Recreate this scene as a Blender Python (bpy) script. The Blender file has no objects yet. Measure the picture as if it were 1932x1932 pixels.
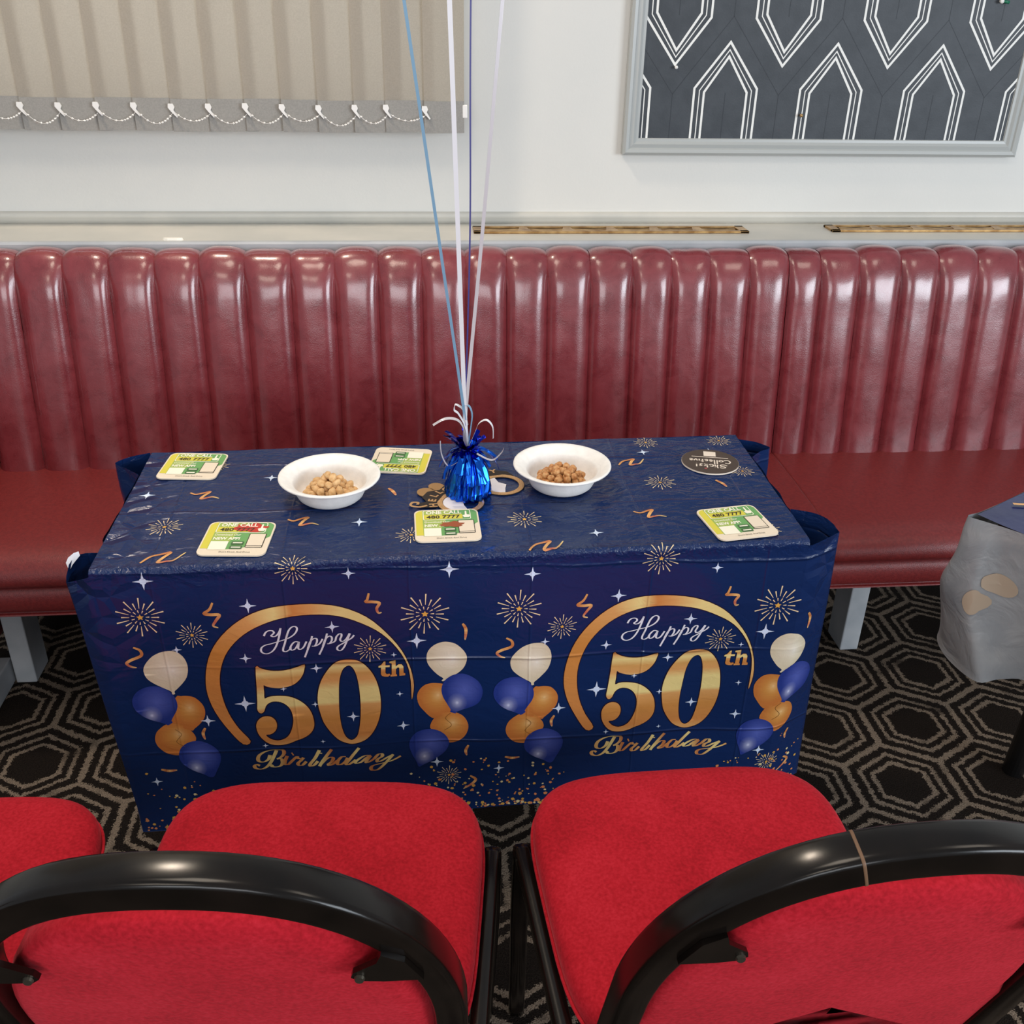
import bpy, bmesh, math, random
from mathutils import Vector, Matrix, noise
from mathutils.geometry import tessellate_polygon
random.seed(7)
SC = bpy.context.scene
COL = SC.collection
pi = math.pi

# ------------------------------------------------------------------ camera
cam_d = bpy.data.cameras.new('camera'); cam = bpy.data.objects.new('camera', cam_d); COL.objects.link(cam)
cam_d.sensor_width = 36; cam_d.lens = 1870/1932*36; cam_d.clip_start = .02
FW = Vector((.0891, .8771, -.4720)).normalized()
RT = Vector((.9957, -.0912, .0193)); RT = (RT-FW*RT.dot(FW)).normalized()
UP = RT.cross(FW)
cam.matrix_world = Matrix(((RT.x, UP.x, -FW.x, 0), (RT.y, UP.y, -FW.y, 0), (RT.z, UP.z, -FW.z, 1.42), (0, 0, 0, 1)))
SC.camera = cam
# ------------------------------------------------------------------ world, lights, exposure
W = bpy.data.worlds.new('room_light'); SC.world = W; W.use_nodes = True
W.node_tree.nodes['Background'].inputs[0].default_value = (.86, .92, 1, 1)
W.node_tree.nodes['Background'].inputs[1].default_value = .42
SC.view_settings.view_transform = 'Standard'; SC.view_settings.look = 'None'
SC.view_settings.exposure = 0.0; SC.view_settings.gamma = 1; SC.view_settings.use_curve_mapping = False
def area(name, loc, target, sx, sy, power, color):
    l = bpy.data.lights.new(name, 'AREA'); l.shape = 'RECTANGLE'; l.size = sx; l.size_y = sy; l.energy = power; l.color = color
    o = bpy.data.objects.new(name, l); COL.objects.link(o); o.location = loc
    o.rotation_euler = (Vector(target)-Vector(loc)).to_track_quat('-Z', 'Y').to_euler(); return o
area('window_daylight', (3.85, -2.2, 1.68), (.9, 2.1, 1.2), 2.4, 1.5, 145, (.84, .92, 1))
area('frontal_fill', (-.5, -3.2, 1.8), (0, 1.5, .8), 2.4, 1.2, 58, (.93, .96, 1))  # unseen fill added behind the camera to brighten the cloth front and bowls
area('ceiling_lamp_near', (-.25, .75, 2.6), (-.2, .8, 0), .6, .6, 10, (1, .86, .7))
area('ceiling_lamp_far', (1.6, .55, 2.6), (1.6, .6, 0), .6, .6, 6, (1, .88, .74))
area('overhead_fill_rear', (-.9, -1.1, 2.6), (-.7, -.6, 0), .6, .6, 9, (1, .87, .72))  # extra overhead fill, added out of view to lift chair backs and wall
area('ceiling_downlight_wall', (-.62, 1.92, 2.6), (-.62, 1.97, 0), .16, .16, 17, (1, .84, .66))
area('street_daylight', (-1.0, 4.2, 2.2), (-1.0, 2.46, 1.6), 2.6, 1.8, 60, (.96, .97, 1))

# ------------------------------------------------------------------ helpers
def lin(r, g, b):
    f = lambda c: c/12.92 if c <= .04045 else ((c+.055)/1.055)**2.4
    return (f(r/255), f(g/255), f(b/255), 1)
class NT:
    def __init__(s, nt): s.nt = nt
    def n(s, t, ins=None, **k):
        nd = s.nt.nodes.new(t)
        for a, v in k.items(): setattr(nd, a, v)
        for a, v in (ins or {}).items():
            if isinstance(v, bpy.types.NodeSocket): s.nt.links.new(v, nd.inputs[a])
            else: nd.inputs[a].default_value = v
        return nd
    def m(s, op, a, b=0.0, c=None):
        nd = s.nt.nodes.new('ShaderNodeMath'); nd.operation = op
        for i, v in enumerate((a, b) if c is None else (a, b, c)):
            if isinstance(v, bpy.types.NodeSocket): s.nt.links.new(v, nd.inputs[i])
            else: nd.inputs[i].default_value = v
        return nd.outputs[0]
    def ramp(s, fac, stops, interp='LINEAR'):
        nd = s.nt.nodes.new('ShaderNodeValToRGB'); cr = nd.color_ramp; cr.interpolation = interp
        while len(cr.elements) < len(stops): cr.elements.new(.5)
        for e, (p, c) in zip(cr.elements, stops): e.position = p; e.color = c
        s.nt.links.new(fac, nd.inputs[0]); return nd.outputs[0]
    def mix(s, f, a, b):
        nd = s.nt.nodes.new('ShaderNodeMix'); nd.data_type = 'RGBA'
        for i, v in ((0, f), (6, a), (7, b)):
            if isinstance(v, bpy.types.NodeSocket): s.nt.links.new(v, nd.inputs[i])
            else: nd.inputs[i].default_value = v
        return nd.outputs[2]
def mat(name, col, rough=.5, spec=.5, metal=0, fn=None, coat=0):
    m = bpy.data.materials.new(name); m.use_nodes = True
    t = NT(m.node_tree); b = m.node_tree.nodes['Principled BSDF']
    b.inputs['Base Color'].default_value = col; b.inputs['Roughness'].default_value = rough
    b.inputs['Specular IOR Level'].default_value = spec; b.inputs['Metallic'].default_value = metal
    if coat: b.inputs['Coat Weight'].default_value = coat; b.inputs['Coat Roughness'].default_value = .15
    if fn: fn(t, b, m.node_tree.links.new)
    return m
def noisy(c1, c2, scale=20, bump=0, bscale=200, detail=4, dist=0, lo=.35, hi=.65):
    def fn(t, b, L):
        tc = t.n('ShaderNodeTexCoord').outputs['Object']
        nz = t.n('ShaderNodeTexNoise', {'Vector': tc, 'Scale': scale, 'Detail': detail, 'Distortion': dist})
        L(t.ramp(nz.outputs[0], [(lo, c1), (hi, c2)]), b.inputs['Base Color'])
        if bump:
            n2 = t.n('ShaderNodeTexNoise', {'Vector': tc, 'Scale': bscale, 'Detail': 3})
            bp = t.n('ShaderNodeBump', {'Height': n2.outputs[0], 'Strength': bump, 'Distance': .002})
            L(bp.outputs[0], b.inputs['Normal'])
    return fn

def tag(o, label=None, cat=None, group=None, kind=None):
    if label: o['label'] = label
    if cat: o['category'] = cat
    if group: o['group'] = group
    if kind: o['kind'] = kind
    return o
def empty(name, loc, rz=0):
    o = bpy.data.objects.new(name, None); COL.objects.link(o); o.location = loc; o.rotation_euler = (0, 0, rz); o.empty_display_size = .05
    return o
def link(name, me, mt, parent=None, smooth=False):
    o = bpy.data.objects.new(name, me); COL.objects.link(o)
    if mt:
        for x in (mt if isinstance(mt, (list, tuple)) else [mt]): me.materials.append(x)
    if parent: o.parent = parent
    if smooth: me.shade_smooth()
    return o
def origin_of(p):
    v = Vector((0, 0, 0))
    while p: v = v+p.location; p = p.parent
    return v
def build(name, vs, fs, mt, parent=None, smooth=False, world=True):
    """one mesh object; world=True: vertices are given in world space and moved into the (unrotated) parent's space"""
    off = origin_of(parent) if (parent and world) else Vector((0, 0, 0))
    if parent is None and world:
        lo = [min(v[i] for v in vs) for i in range(3)]; hi = [max(v[i] for v in vs) for i in range(3)]
        off = Vector(((lo[0]+hi[0])/2, (lo[1]+hi[1])/2, lo[2]))
    me = bpy.data.meshes.new(name); me.from_pydata([Vector(v)-off for v in vs], [], fs); me.update()
    o = link(name, me, mt, parent, smooth)
    if parent is None and world: o.location = off
    return o
class MB:
    def __init__(s): s.v = []; s.f = []
    def add(s, vs, fs):
        k = len(s.v); s.v += [tuple(v) for v in vs]; s.f += [tuple(i+k for i in f) for f in fs]; return s
    def box(s, x0, x1, y0, y1, z0, z1, bev=0):
        if not bev:
            return s.add([(x0, y0, z0), (x1, y0, z0), (x1, y1, z0), (x0, y1, z0), (x0, y0, z1), (x1, y0, z1), (x1, y1, z1), (x0, y1, z1)],
                         [(0, 3, 2, 1), (4, 5, 6, 7), (0, 1, 5, 4), (1, 2, 6, 5), (2, 3, 7, 6), (3, 0, 4, 7)])
        bm = bmesh.new(); bmesh.ops.create_cube(bm, size=1)
        for v in bm.verts: v.co = Vector(((x0+x1)/2+v.co.x*(x1-x0), (y0+y1)/2+v.co.y*(y1-y0), (z0+z1)/2+v.co.z*(z1-z0)))
        bmesh.ops.bevel(bm, geom=bm.edges[:], offset=bev, segments=2, affect='EDGES', profile=.5)
        bm.verts.index_update(); s.add([v.co[:] for v in bm.verts], [[v.index for v in f.verts] for f in bm.faces]); bm.free(); return s
    def grid(s, rows, close_u=False, close_v=False, flip=False):
        """rows: list of lists of points"""
        n, m = len(rows), len(rows[0]); vs = [p for r in rows for p in r]; fs = []
        for i in range(n if close_v else n-1):
            for j in range(m if close_u else m-1):
                a, b, c, d = i*m+j, i*m+(j+1) % m, ((i+1) % n)*m+(j+1) % m, ((i+1) % n)*m+j
                fs.append((a, d, c, b) if flip else (a, b, c, d))
        return s.add(vs, fs)
    def tube(s, pts, ra, rb=None, seg=12, ref=(0, 0, 1), sq=2.0, caps=True, taper=None):
        """sweep a superellipse section (ra along 'side', rb along 'ref-ish') along pts"""
        rb = ra if rb is None else rb; P = [Vector(p) for p in pts]; rows = []
        for i, p in enumerate(P):
            d = (P[min(i+1, len(P)-1)]-P[max(i-1, 0)]).normalized(); r = Vector(ref)
            a = d.cross(r)
            a = a.normalized() if a.length > 1e-5 else Vector((1, 0, 0)); b = a.cross(d).normalized()
            k = taper[i] if taper else 1; row = []
            for q in range(seg):
                t = 2*pi*q/seg; c, sn = math.cos(t), math.sin(t)
                row.append(p+a*(ra*k*math.copysign(abs(c)**(2/sq), c))+b*(rb*k*math.copysign(abs(sn)**(2/sq), sn)))
            rows.append(row)
        k0 = len(s.v); s.grid(rows, close_u=True, flip=True)
        if caps:
            s.f.append(tuple(k0+q for q in range(seg))); e = k0+(len(P)-1)*seg
            s.f.append(tuple(e+q for q in reversed(range(seg))))
        return s
    def lathe(s, prof, cx, cy, seg=32, cap=True):
        rows = [[(cx+r*math.cos(2*pi*j/seg), cy+r*math.sin(2*pi*j/seg), z) for j in range(seg)] for r, z in prof]
        return s.grid(rows, close_u=True)
    def out(s, name, mt, parent=None, smooth=False, world=True): return build(name, s.v, s.f, mt, parent, smooth, world)
def catmull(pts, n=6, closed=False):
    P = [Vector(p) for p in pts]; N = len(P); o = []
    for i in range(N if closed else N-1):
        g = (lambda k: P[k % N]) if closed else (lambda k: P[max(0, min(N-1, k))])
        a, b, c, d = g(i-1), g(i), g(i+1), g(i+2)
        for j in range(n):
            t = j/n
            o.append(.5*((2*b)+(c-a)*t+(2*a-5*b+4*c-d)*t*t+(3*b-a-3*c+d)*t*t*t))
    if not closed: o.append(P[-1])
    return o
def smooth01(t): t = max(0, min(1, t)); return t*t*(3-2*t)
# ------------------------------------------------------------------ materials
M = {}
def wallf(t, b, L):
    tc = t.n('ShaderNodeTexCoord').outputs['Object']
    nz = t.n('ShaderNodeTexNoise', {'Vector': tc, 'Scale': 3, 'Detail': 5})
    L(t.ramp(nz.outputs[0], [(.3, lin(212, 212, 208)), (.7, lin(219, 218, 213))]), b.inputs['Base Color'])
    n2 = t.n('ShaderNodeTexNoise', {'Vector': tc, 'Scale': 160, 'Detail': 3})
    L(t.n('ShaderNodeBump', {'Height': n2.outputs[0], 'Strength': .12, 'Distance': .002}).outputs[0], b.inputs['Normal'])
M['wall'] = mat('wall_paint', lin(210, 210, 208), .45, .4, fn=wallf)
M['ledge'] = mat('ledge_paint', lin(196, 194, 186), .4, .4, fn=noisy(lin(190, 189, 182), lin(204, 201, 192), 6))
M['ledge_edge'] = mat('grey_gloss_paint', lin(168, 172, 176), .3, .5, fn=noisy(lin(160, 165, 170), lin(178, 181, 184), 9))
M['frame'] = mat('grey_moulding_paint', lin(172, 175, 173), .32, .5)
M['panel'] = mat('charcoal_wallpaper', lin(64, 69, 75), .5, .4, fn=noisy(lin(54, 59, 65), lin(62, 67, 73), 30, .1, 300))
M['panel_line'] = mat('wallpaper_white_line', lin(236, 236, 232), .5, .3)
M['panel_emboss'] = mat('wallpaper_dark_line', lin(50, 54, 60), .5, .3)
M['brass'] = mat('aged_brass', lin(176, 140, 88), .35, .5, .75, fn=noisy(lin(150, 112, 66), lin(196, 160, 108), 40))
M['dark'] = mat('dark_recess', lin(28, 20, 14), .9, .1)
M['white_plastic'] = mat('white_plastic', lin(236, 234, 230), .35, .5)
M['green_plastic'] = mat('green_plastic', lin(20, 110, 80), .35, .5)
M['plaster'] = mat('plaster_flake', lin(246, 243, 234), .7, .2)
def blindf(t, b, L):
    tc = t.n('ShaderNodeTexCoord').outputs['Object']
    wv = t.n('ShaderNodeTexNoise', {'Vector': tc, 'Scale': 350, 'Detail': 2})
    col = t.ramp(wv.outputs[0], [(.3, lin(176, 170, 160)), (.7, lin(190, 184, 174))])
    L(col, b.inputs['Base Color'])
    tr = t.n('ShaderNodeBsdfTranslucent', {'Color': lin(206, 190, 164)})
    mx = t.n('ShaderNodeMixShader', {0: .42, 1: b.outputs[0], 2: tr.outputs[0]})
    out = [n for n in t.nt.nodes if n.type == 'OUTPUT_MATERIAL'][0]; L(mx.outputs[0], out.inputs[0])
M['blind'] = mat('blind_fabric', lin(184, 177, 167), .8, .2, fn=blindf)
M['blind_hem'] = mat('blind_hem_fabric', lin(150, 148, 142), .8, .2, fn=noisy(lin(145, 143, 138), lin(155, 152, 147), 300))
M['glass'] = mat('window_glass', (.9, .95, 1, 1), .05, .5)
M['glass'].node_tree.nodes['Principled BSDF'].inputs['Transmission Weight'].default_value = 1
def leatherf(t, b, L):
    tc = t.n('ShaderNodeTexCoord').outputs['Object']
    n1 = t.n('ShaderNodeTexNoise', {'Vector': tc, 'Scale': 22, 'Detail': 6, 'Roughness': .65, 'Distortion': .6})
    n3 = t.n('ShaderNodeTexNoise', {'Vector': tc, 'Scale': 5, 'Detail': 2})
    f = t.m('ADD', t.m('MULTIPLY', n1.outputs[0], .75), t.m('MULTIPLY', n3.outputs[0], .25))
    L(t.ramp(f, [(.36, lin(112, 36, 42)), (.5, lin(124, 43, 49)), (.66, lin(134, 50, 56))]), b.inputs['Base Color'])
    n2 = t.n('ShaderNodeTexVoronoi', {'Vector': tc, 'Scale': 420})
    n4 = t.n('ShaderNodeTexNoise', {'Vector': tc, 'Scale': 30, 'Detail': 2})
    h = t.m('ADD', t.m('MULTIPLY', n2.outputs[0], .25), n4.outputs[0])
    L(t.n('ShaderNodeBump', {'Height': h, 'Strength': .16, 'Distance': .003}).outputs[0], b.inputs['Normal'])
    rr = t.ramp(n1.outputs[0], [(.3, (.24, .24, .24, 1)), (.7, (.34, .34, .34, 1))]); L(rr, b.inputs['Roughness'])
M['leather'] = mat('maroon_leather', lin(122, 40, 46), .3, .6, fn=leatherf, coat=.8)
def seatf(t, b, L):
    tc = t.n('ShaderNodeTexCoord').outputs['Object']
    n1 = t.n('ShaderNodeTexNoise', {'Vector': tc, 'Scale': 160, 'Detail': 4})
    L(t.ramp(n1.outputs[0], [(.35, lin(112, 34, 36)), (.65, lin(128, 42, 42))]), b.inputs['Base Color'])
    n2 = t.n('ShaderNodeTexVoronoi', {'Vector': tc, 'Scale': 500})
    L(t.n('ShaderNodeBump', {'Height': n2.outputs[0], 'Strength': .25, 'Distance': .001}).outputs[0], b.inputs['Normal'])
M['seat_vinyl'] = mat('maroon_seat_vinyl', lin(120, 38, 39), .42, .5, fn=seatf)
M['leg_paint'] = mat('grey_leg_paint', lin(168, 172, 176), .45, .4, fn=noisy(lin(158, 163, 168), lin(178, 181, 184), 14))
def carpetf(t, b, L):
    tc = t.n('ShaderNodeTexCoord').outputs['Object']
    nw = t.n('ShaderNodeTexNoise', {'Vector': tc, 'Scale': 95, 'Detail': 2})
    wob = t.n('ShaderNodeVectorMath', {0: nw.outputs['Color'], 1: (.5, .5, .5)}, operation='SUBTRACT')
    wob2 = t.n('ShaderNodeVectorMath', {0: wob.outputs[0], 'Scale': .014}, operation='SCALE')
    p0 = t.n('ShaderNodeVectorMath', {0: tc, 1: wob2.outputs[0]}, operation='ADD')
    s = 1/.2065
    p = t.n('ShaderNodeVectorMath', {0: p0.outputs[0], 1: (50-1.06, 50-1.61, 0)}, operation='ADD')
    p = t.n('ShaderNodeVectorMath', {0: p.outputs[0], 'Scale': s}, operation='SCALE')
    # hexagons of width 1 with a point towards +y : lattice (1, sqrt3)
    r3 = math.sqrt(3); x0, y0 = 50*s, 50*s
    def cell(ox, oy):
        q = t.n('ShaderNodeVectorMath', {0: p.outputs[0], 1: (-x0+.5+ox+1000, -y0+r3/2+oy+r3*600, 0)}, operation='ADD')
        sx = t.n('ShaderNodeSeparateXYZ', {0: q.outputs[0]})
        ax = t.m('SUBTRACT', t.m('MODULO', sx.outputs[0], 1.0), .5); ay = t.m('SUBTRACT', t.m('MODULO', sx.outputs[1], r3), r3/2)
        return ax, ay, t.m('ADD', t.m('MULTIPLY', ax, ax), t.m('MULTIPLY', ay, ay))
    ax, ay, al = cell(0, 0); bx, by, bl = cell(.5, r3/2)
    sel = t.m('LESS_THAN', al, bl)
    gx = t.m('ABSOLUTE', t.m('ADD', t.m('MULTIPLY', ax, sel), t.m('MULTIPLY', bx, t.m('SUBTRACT', 1.0, sel))))
    gy = t.m('ABSOLUTE', t.m('ADD', t.m('MULTIPLY', ay, sel), t.m('MULTIPLY', by, t.m('SUBTRACT', 1.0, sel))))
    d = t.m('MAXIMUM', gx, t.m('ADD', t.m('MULTIPLY', gx, .5), t.m('MULTIPLY', gy, r3/2)))   # 0 centre .. .5 edge
    nf = t.n('ShaderNodeTexNoise', {'Vector': tc, 'Scale': 330, 'Detail': 2})
    d = t.m('ADD', d, t.m('MULTIPLY', t.m('SUBTRACT', nf.outputs[0], .5), .075))
    W1, K = (1, 1, 1, 1), (0, 0, 0, 1); G = (.3, .3, .3, 1)
    msk = t.ramp(d, [(0, K), (.235, W1), (.283, K), (.345, W1), (.39, K), (.466, W1)], 'CONSTANT')
    br = t.n('ShaderNodeTexNoise', {'Vector': tc, 'Scale': 13, 'Detail': 2})
    n2 = t.n('ShaderNodeTexNoise', {'Vector': tc, 'Scale': 420, 'Detail': 2})
    lightc = t.ramp(n2.outputs[0], [(.3, lin(88, 77, 66)), (.7, lin(146, 130, 114))])
    darkc = t.ramp(n2.outputs[0], [(.35, lin(18, 14, 12)), (.7, lin(40, 33, 28))])
    keep = t.ramp(br.outputs[0], [(.26, (.25, .25, .25, 1)), (.42, W1)])
    L(t.mix(t.m('MULTIPLY', msk, keep), darkc, lightc), b.inputs['Base Color'])
    h = t.m('ADD', t.m('MULTIPLY', msk, .8), n2.outputs[0])
    L(t.n('ShaderNodeBump', {'Height': h, 'Strength': .8, 'Distance': .003}).outputs[0], b.inputs['Normal'])
M['carpet'] = mat('hexagon_carpet', lin(30, 25, 22), .95, .1, fn=carpetf)
def redf(t, b, L):
    tc = t.n('ShaderNodeTexCoord').outputs['Object']
    n1 = t.n('ShaderNodeTexNoise', {'Vector': tc, 'Scale': 260, 'Detail': 4})
    n3 = t.n('ShaderNodeTexNoise', {'Vector': tc, 'Scale': 9, 'Detail': 4, 'Distortion': .5})
    f = t.m('ADD', t.m('MULTIPLY', n1.outputs[0], .55), t.m('MULTIPLY', n3.outputs[0], .45))
    L(t.ramp(f, [(.35, lin(154, 18, 30)), (.52, lin(180, 27, 41)), (.68, lin(194, 38, 53))]), b.inputs['Base Color'])
    L(t.n('ShaderNodeBump', {'Height': n1.outputs[0], 'Strength': .35, 'Distance': .0015}).outputs[0], b.inputs['Normal'])
    b.inputs['Sheen Weight'].default_value = .25; b.inputs['Sheen Roughness'].default_value = .4; b.inputs['Sheen Tint'].default_value = lin(255, 120, 130)
M['red'] = mat('red_velour', lin(184, 24, 40), .85, .15, fn=redf)
M['black_frame'] = mat('black_enamel', lin(16, 12, 10), .2, .28, fn=noisy(lin(13, 10, 8), lin(21, 16, 13), 25))
M['scuff'] = mat('bare_scuffed_metal', lin(112, 84, 62), .5, .4)
M['black_leg'] = mat('black_table_leg', lin(16, 15, 15), .4, .4)
M['steel'] = mat('dull_screw_steel', lin(90, 84, 74), .4, .5, .8)
M['wood'] = mat('table_wood', lin(92, 56, 34), .4, .5, fn=noisy(lin(80, 48, 28), lin(104, 64, 40), 14))
# plastic tablecloth film: fold creases and crumples are fine relief shared by film and print (coordinates = metres on the sheet)
def relief(t, b, L, amt=1.0):
    uv = t.n('ShaderNodeUVMap', uv_map='sheet').outputs[0]
    sp = t.n('ShaderNodeSeparateXYZ', {0: uv}); U, V = sp.outputs[0], sp.outputs[1]
    def ridge(c, p, o, w):
        q = t.m('SUBTRACT', t.m('PINGPONG', t.m('ADD', t.m('ADD', c, o), p*40), p/2), 0.0)   # 0 on each fold line, spacing p
        return t.m('POWER', 2.718, t.m('MULTIPLY', t.m('MULTIPLY', q, q), -1/(w*w)))
    nz = t.n('ShaderNodeTexNoise', {'Vector': uv, 'Scale': 7, 'Detail': 2})
    Vw = t.m('ADD', t.m('ADD', V, t.m('MULTIPLY', U, .026)), t.m('MULTIPLY', nz.outputs[0], .012))
    r1 = ridge(Vw, .16, .174-.006, .0022); r2 = ridge(t.m('ADD', U, t.m('MULTIPLY', nz.outputs[0], .006)), .172, .019, .0016)
    isr = t.ramp(t.n('ShaderNodeTexNoise', {'Vector': uv, 'Scale': 3.2, 'Detail': 1}).outputs[0], [(.4, (.15, .15, .15, 1)), (.62, (1, 1, 1, 1))])
    top = t.m('MULTIPLY', t.m('GREATER_THAN', V, -.03), 1.0)
    sc = t.n('ShaderNodeCombineXYZ', {0: t.m('MULTIPLY', U, 1.0), 1: t.m('MULTIPLY', V, 1.6), 2: 0.0}).outputs[0]
    c1 = t.n('ShaderNodeTexNoise', {'Vector': sc, 'Scale': 34, 'Detail': 4, 'Distortion': 1.6}).outputs[0]
    c2 = t.n('ShaderNodeTexNoise', {'Vector': sc, 'Scale': 6, 'Detail': 2, 'Distortion': .8}).outputs[0]
    c3 = t.n('ShaderNodeTexVoronoi', {'Vector': sc, 'Scale': 17}, feature='DISTANCE_TO_EDGE').outputs[0]
    cr = t.m('ADD', t.m('MULTIPLY', c1, t.m('ADD', t.m('MULTIPLY', top, 1.1), .6)), t.m('MULTIPLY', t.m('MINIMUM', c3, .12), t.m('MULTIPLY', top, 2.2)))
    h = t.m('ADD', t.m('ADD', t.m('MULTIPLY', t.m('MULTIPLY', r1, isr), .9), t.m('MULTIPLY', r2, .35)), t.m('ADD', t.m('MULTIPLY', cr, .55), t.m('MULTIPLY', c2, 1.6)))
    g1 = t.m('POWER', 2.718, t.m('MULTIPLY', t.m('MULTIPLY', V, V), -1/.011**2))
    e1 = t.n('ShaderNodeTexNoise', {'Vector': uv, 'Scale': 75, 'Detail': 3, 'Distortion': 1.2}).outputs[0]
    cu = t.m('ADD', U, .445); g2 = t.m('MULTIPLY', t.m('POWER', 2.718, t.m('MULTIPLY', t.m('MULTIPLY', cu, cu), -1/.07**2)), t.m('POWER', 2.718, t.m('MULTIPLY', t.m('MINIMUM', V, 0.0), 9.0)))
    cu2 = t.m('SUBTRACT', U, .585); g3 = t.m('MULTIPLY', t.m('POWER', 2.718, t.m('MULTIPLY', t.m('MULTIPLY', cu2, cu2), -1/.03**2)), t.m('POWER', 2.718, t.m('MULTIPLY', t.m('MINIMUM', V, 0.0), 7.0)))
    c4 = t.n('ShaderNodeTexVoronoi', {'Vector': uv, 'Scale': 24}, feature='DISTANCE_TO_EDGE').outputs[0]
    h = t.m('ADD', h, t.m('ADD', t.m('MULTIPLY', t.m('MULTIPLY', e1, g1), 2.2), t.m('MULTIPLY', t.m('MINIMUM', c4, .25), t.m('MULTIPLY', t.m('ADD', g2, g3), 9.0))))
    L(t.n('ShaderNodeBump', {'Height': h, 'Strength': .62*amt, 'Distance': .0038}).outputs[0], b.inputs['Normal'])
def film(name, fn=None, rough=.24, col=None):
    def f(t, b, L):
        relief(t, b, L)
        if fn: fn(t, b, L)
    return mat(name, col or (0, 0, 0, 1), rough, .36, fn=f)
M['film'] = film('blue_plastic_film', None, .23, lin(17, 40, 86))
def gradf(stops, axis=1, ang=False):
    def f(t, b, L):
        uv = t.n('ShaderNodeUVMap', uv_map='grad').outputs[0]; sp = t.n('ShaderNodeSeparateXYZ', {0: uv})
        L(t.ramp(sp.outputs[axis], stops), b.inputs['Base Color'])
    return f
gA, gB, gC, gD = lin(236, 214, 142), lin(220, 162, 98), lin(208, 136, 74), lin(192, 116, 68)
M['gold_number'] = film('print_gold_number', gradf([(0, gB), (.08, gC), (.3, lin(204, 140, 72)), (.46, gB), (.5, gA), (.66, gA), (.76, gB), (.84, lin(212, 160, 92)), (.92, gA), (1, gC)]))
M['gold_ring'] = film('print_gold_ring', gradf([(0, gC), (.2, lin(202, 136, 66)), (.34, gB), (.42, gA), (.47, gC), (.52, gB), (.6, gA), (.75, gA), (.85, gB), (1, gD)], 0))
M['gold_script'] = film('print_gold_script', gradf([(0, gB), (.14, gA), (.22, gD), (.34, gB), (.45, gA), (.53, gD), (.64, gB), (.7, gA), (.8, gD), (.92, gA), (1, gB)], 0))
M['print_white'] = film('print_white', None, .25, lin(226, 230, 240))
M['print_star'] = film('print_star_white', None, .25, lin(214, 228, 250))
M['print_spark'] = film('print_pale_gold', None, .25, lin(240, 216, 172))
M['print_sparkdot'] = film('print_spark_core', None, .25, lin(226, 172, 80))
M['print_curl'] = film('print_copper_curl', gradf([(0, gB), (.3, gD), (.5, lin(232, 180, 112)), (.75, lin(190, 100, 80)), (1, gA)], 0))
M['print_halo'] = film('print_dark_outline', None, .25, lin(36, 22, 40))
M['print_string'] = film('print_balloon_string', None, .25, lin(120, 80, 40))
M['print_fleckA'] = film('print_fleck_gold', None, .25, lin(214, 166, 78)); M['print_fleckB'] = film('print_fleck_copper', None, .25, lin(216, 138, 86)); M['print_fleckC'] = film('print_fleck_pale', None, .25, lin(226, 210, 160))
def balloonf(c0, c1, c2, hx, hy):
    """printed balloon artwork: flat colour blends between inks"""
    def f(t, b, L):
        uv = t.n('ShaderNodeUVMap', uv_map='grad').outputs[0]
        def dist(x, y):
            v = t.n('ShaderNodeVectorMath', {0: uv, 1: (x, y, 0)}, operation='DISTANCE'); return v.outputs['Value']
        body = t.ramp(dist(.1, .2), [(0, c1), (.9, c0)])
        L(t.mix(t.ramp(dist(hx, hy), [(0, (.9, .9, .9, 1)), (.1, (.42, .42, .42, 1)), (.3, (.12, .12, .12, 1)), (.5, (0, 0, 0, 1))]), body, c2), b.inputs['Base Color'])
    return f
M['bal_w'] = film('print_ivory_balloon', balloonf(lin(218, 204, 174), lin(236, 226, 204), lin(244, 238, 224), .3, .1))
M['bal_o'] = film('print_gold_balloon', balloonf(lin(196, 118, 58), lin(216, 156, 78), lin(236, 196, 140), .2, .3))
M['bal_b'] = film('print_blue_balloon', balloonf(lin(38, 56, 132), lin(84, 98, 178), lin(216, 220, 246), -.25, -.45))
def grey_film(t, b, L):
    tc = t.n('ShaderNodeTexCoord').outputs['Object']
    n1 = t.n('ShaderNodeTexNoise', {'Vector': tc, 'Scale': 9, 'Detail': 5, 'Distortion': .7})
    L(t.ramp(n1.outputs[0], [(.35, lin(132, 136, 140)), (.65, lin(158, 158, 158))]), b.inputs['Base Color'])
    n2 = t.n('ShaderNodeTexNoise', {'Vector': tc, 'Scale': 20, 'Detail': 4, 'Distortion': 1.2})
    L(t.n('ShaderNodeBump', {'Height': n2.outputs[0], 'Strength': .6, 'Distance': .006}).outputs[0], b.inputs['Normal'])
M['film_back'] = mat('grey_film_reverse', lin(146, 147, 148), .35, .5, fn=grey_film)
M['film_back_print'] = mat('tan_ghost_of_print', lin(172, 154, 134), .4, .4)
M['film2'] = mat('blue_film_neighbour', lin(18, 30, 84), .22, .5, fn=noisy(lin(14, 26, 80), lin(22, 36, 96), 10, .5, 30))
M['plainspark'] = mat('print_gold_plain', lin(224, 170, 104), .3, .5)
M['foil'] = mat('blue_foil', lin(30, 100, 220), .16, .5, 1)
M['foil_dark'] = mat('deep_blue_foil', lin(18, 34, 160), .18, .5, 1)
M['rib_white'] = mat('white_ribbon', lin(224, 224, 230), .3, .5)
M['rib_blue'] = mat('pale_blue_ribbon', lin(120, 158, 186), .3, .5)
M['rib_navy'] = mat('navy_ribbon', lin(64, 64, 128), .3, .5)
M['rib_silver'] = mat('silver_grey_ribbon', lin(190, 184, 188), .25, .5)
M['bowl'] = mat('white_bagasse', lin(240, 238, 234), .55, .35, fn=noisy(lin(236, 234, 230), lin(244, 242, 238), 90, .12, 400))
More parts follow.
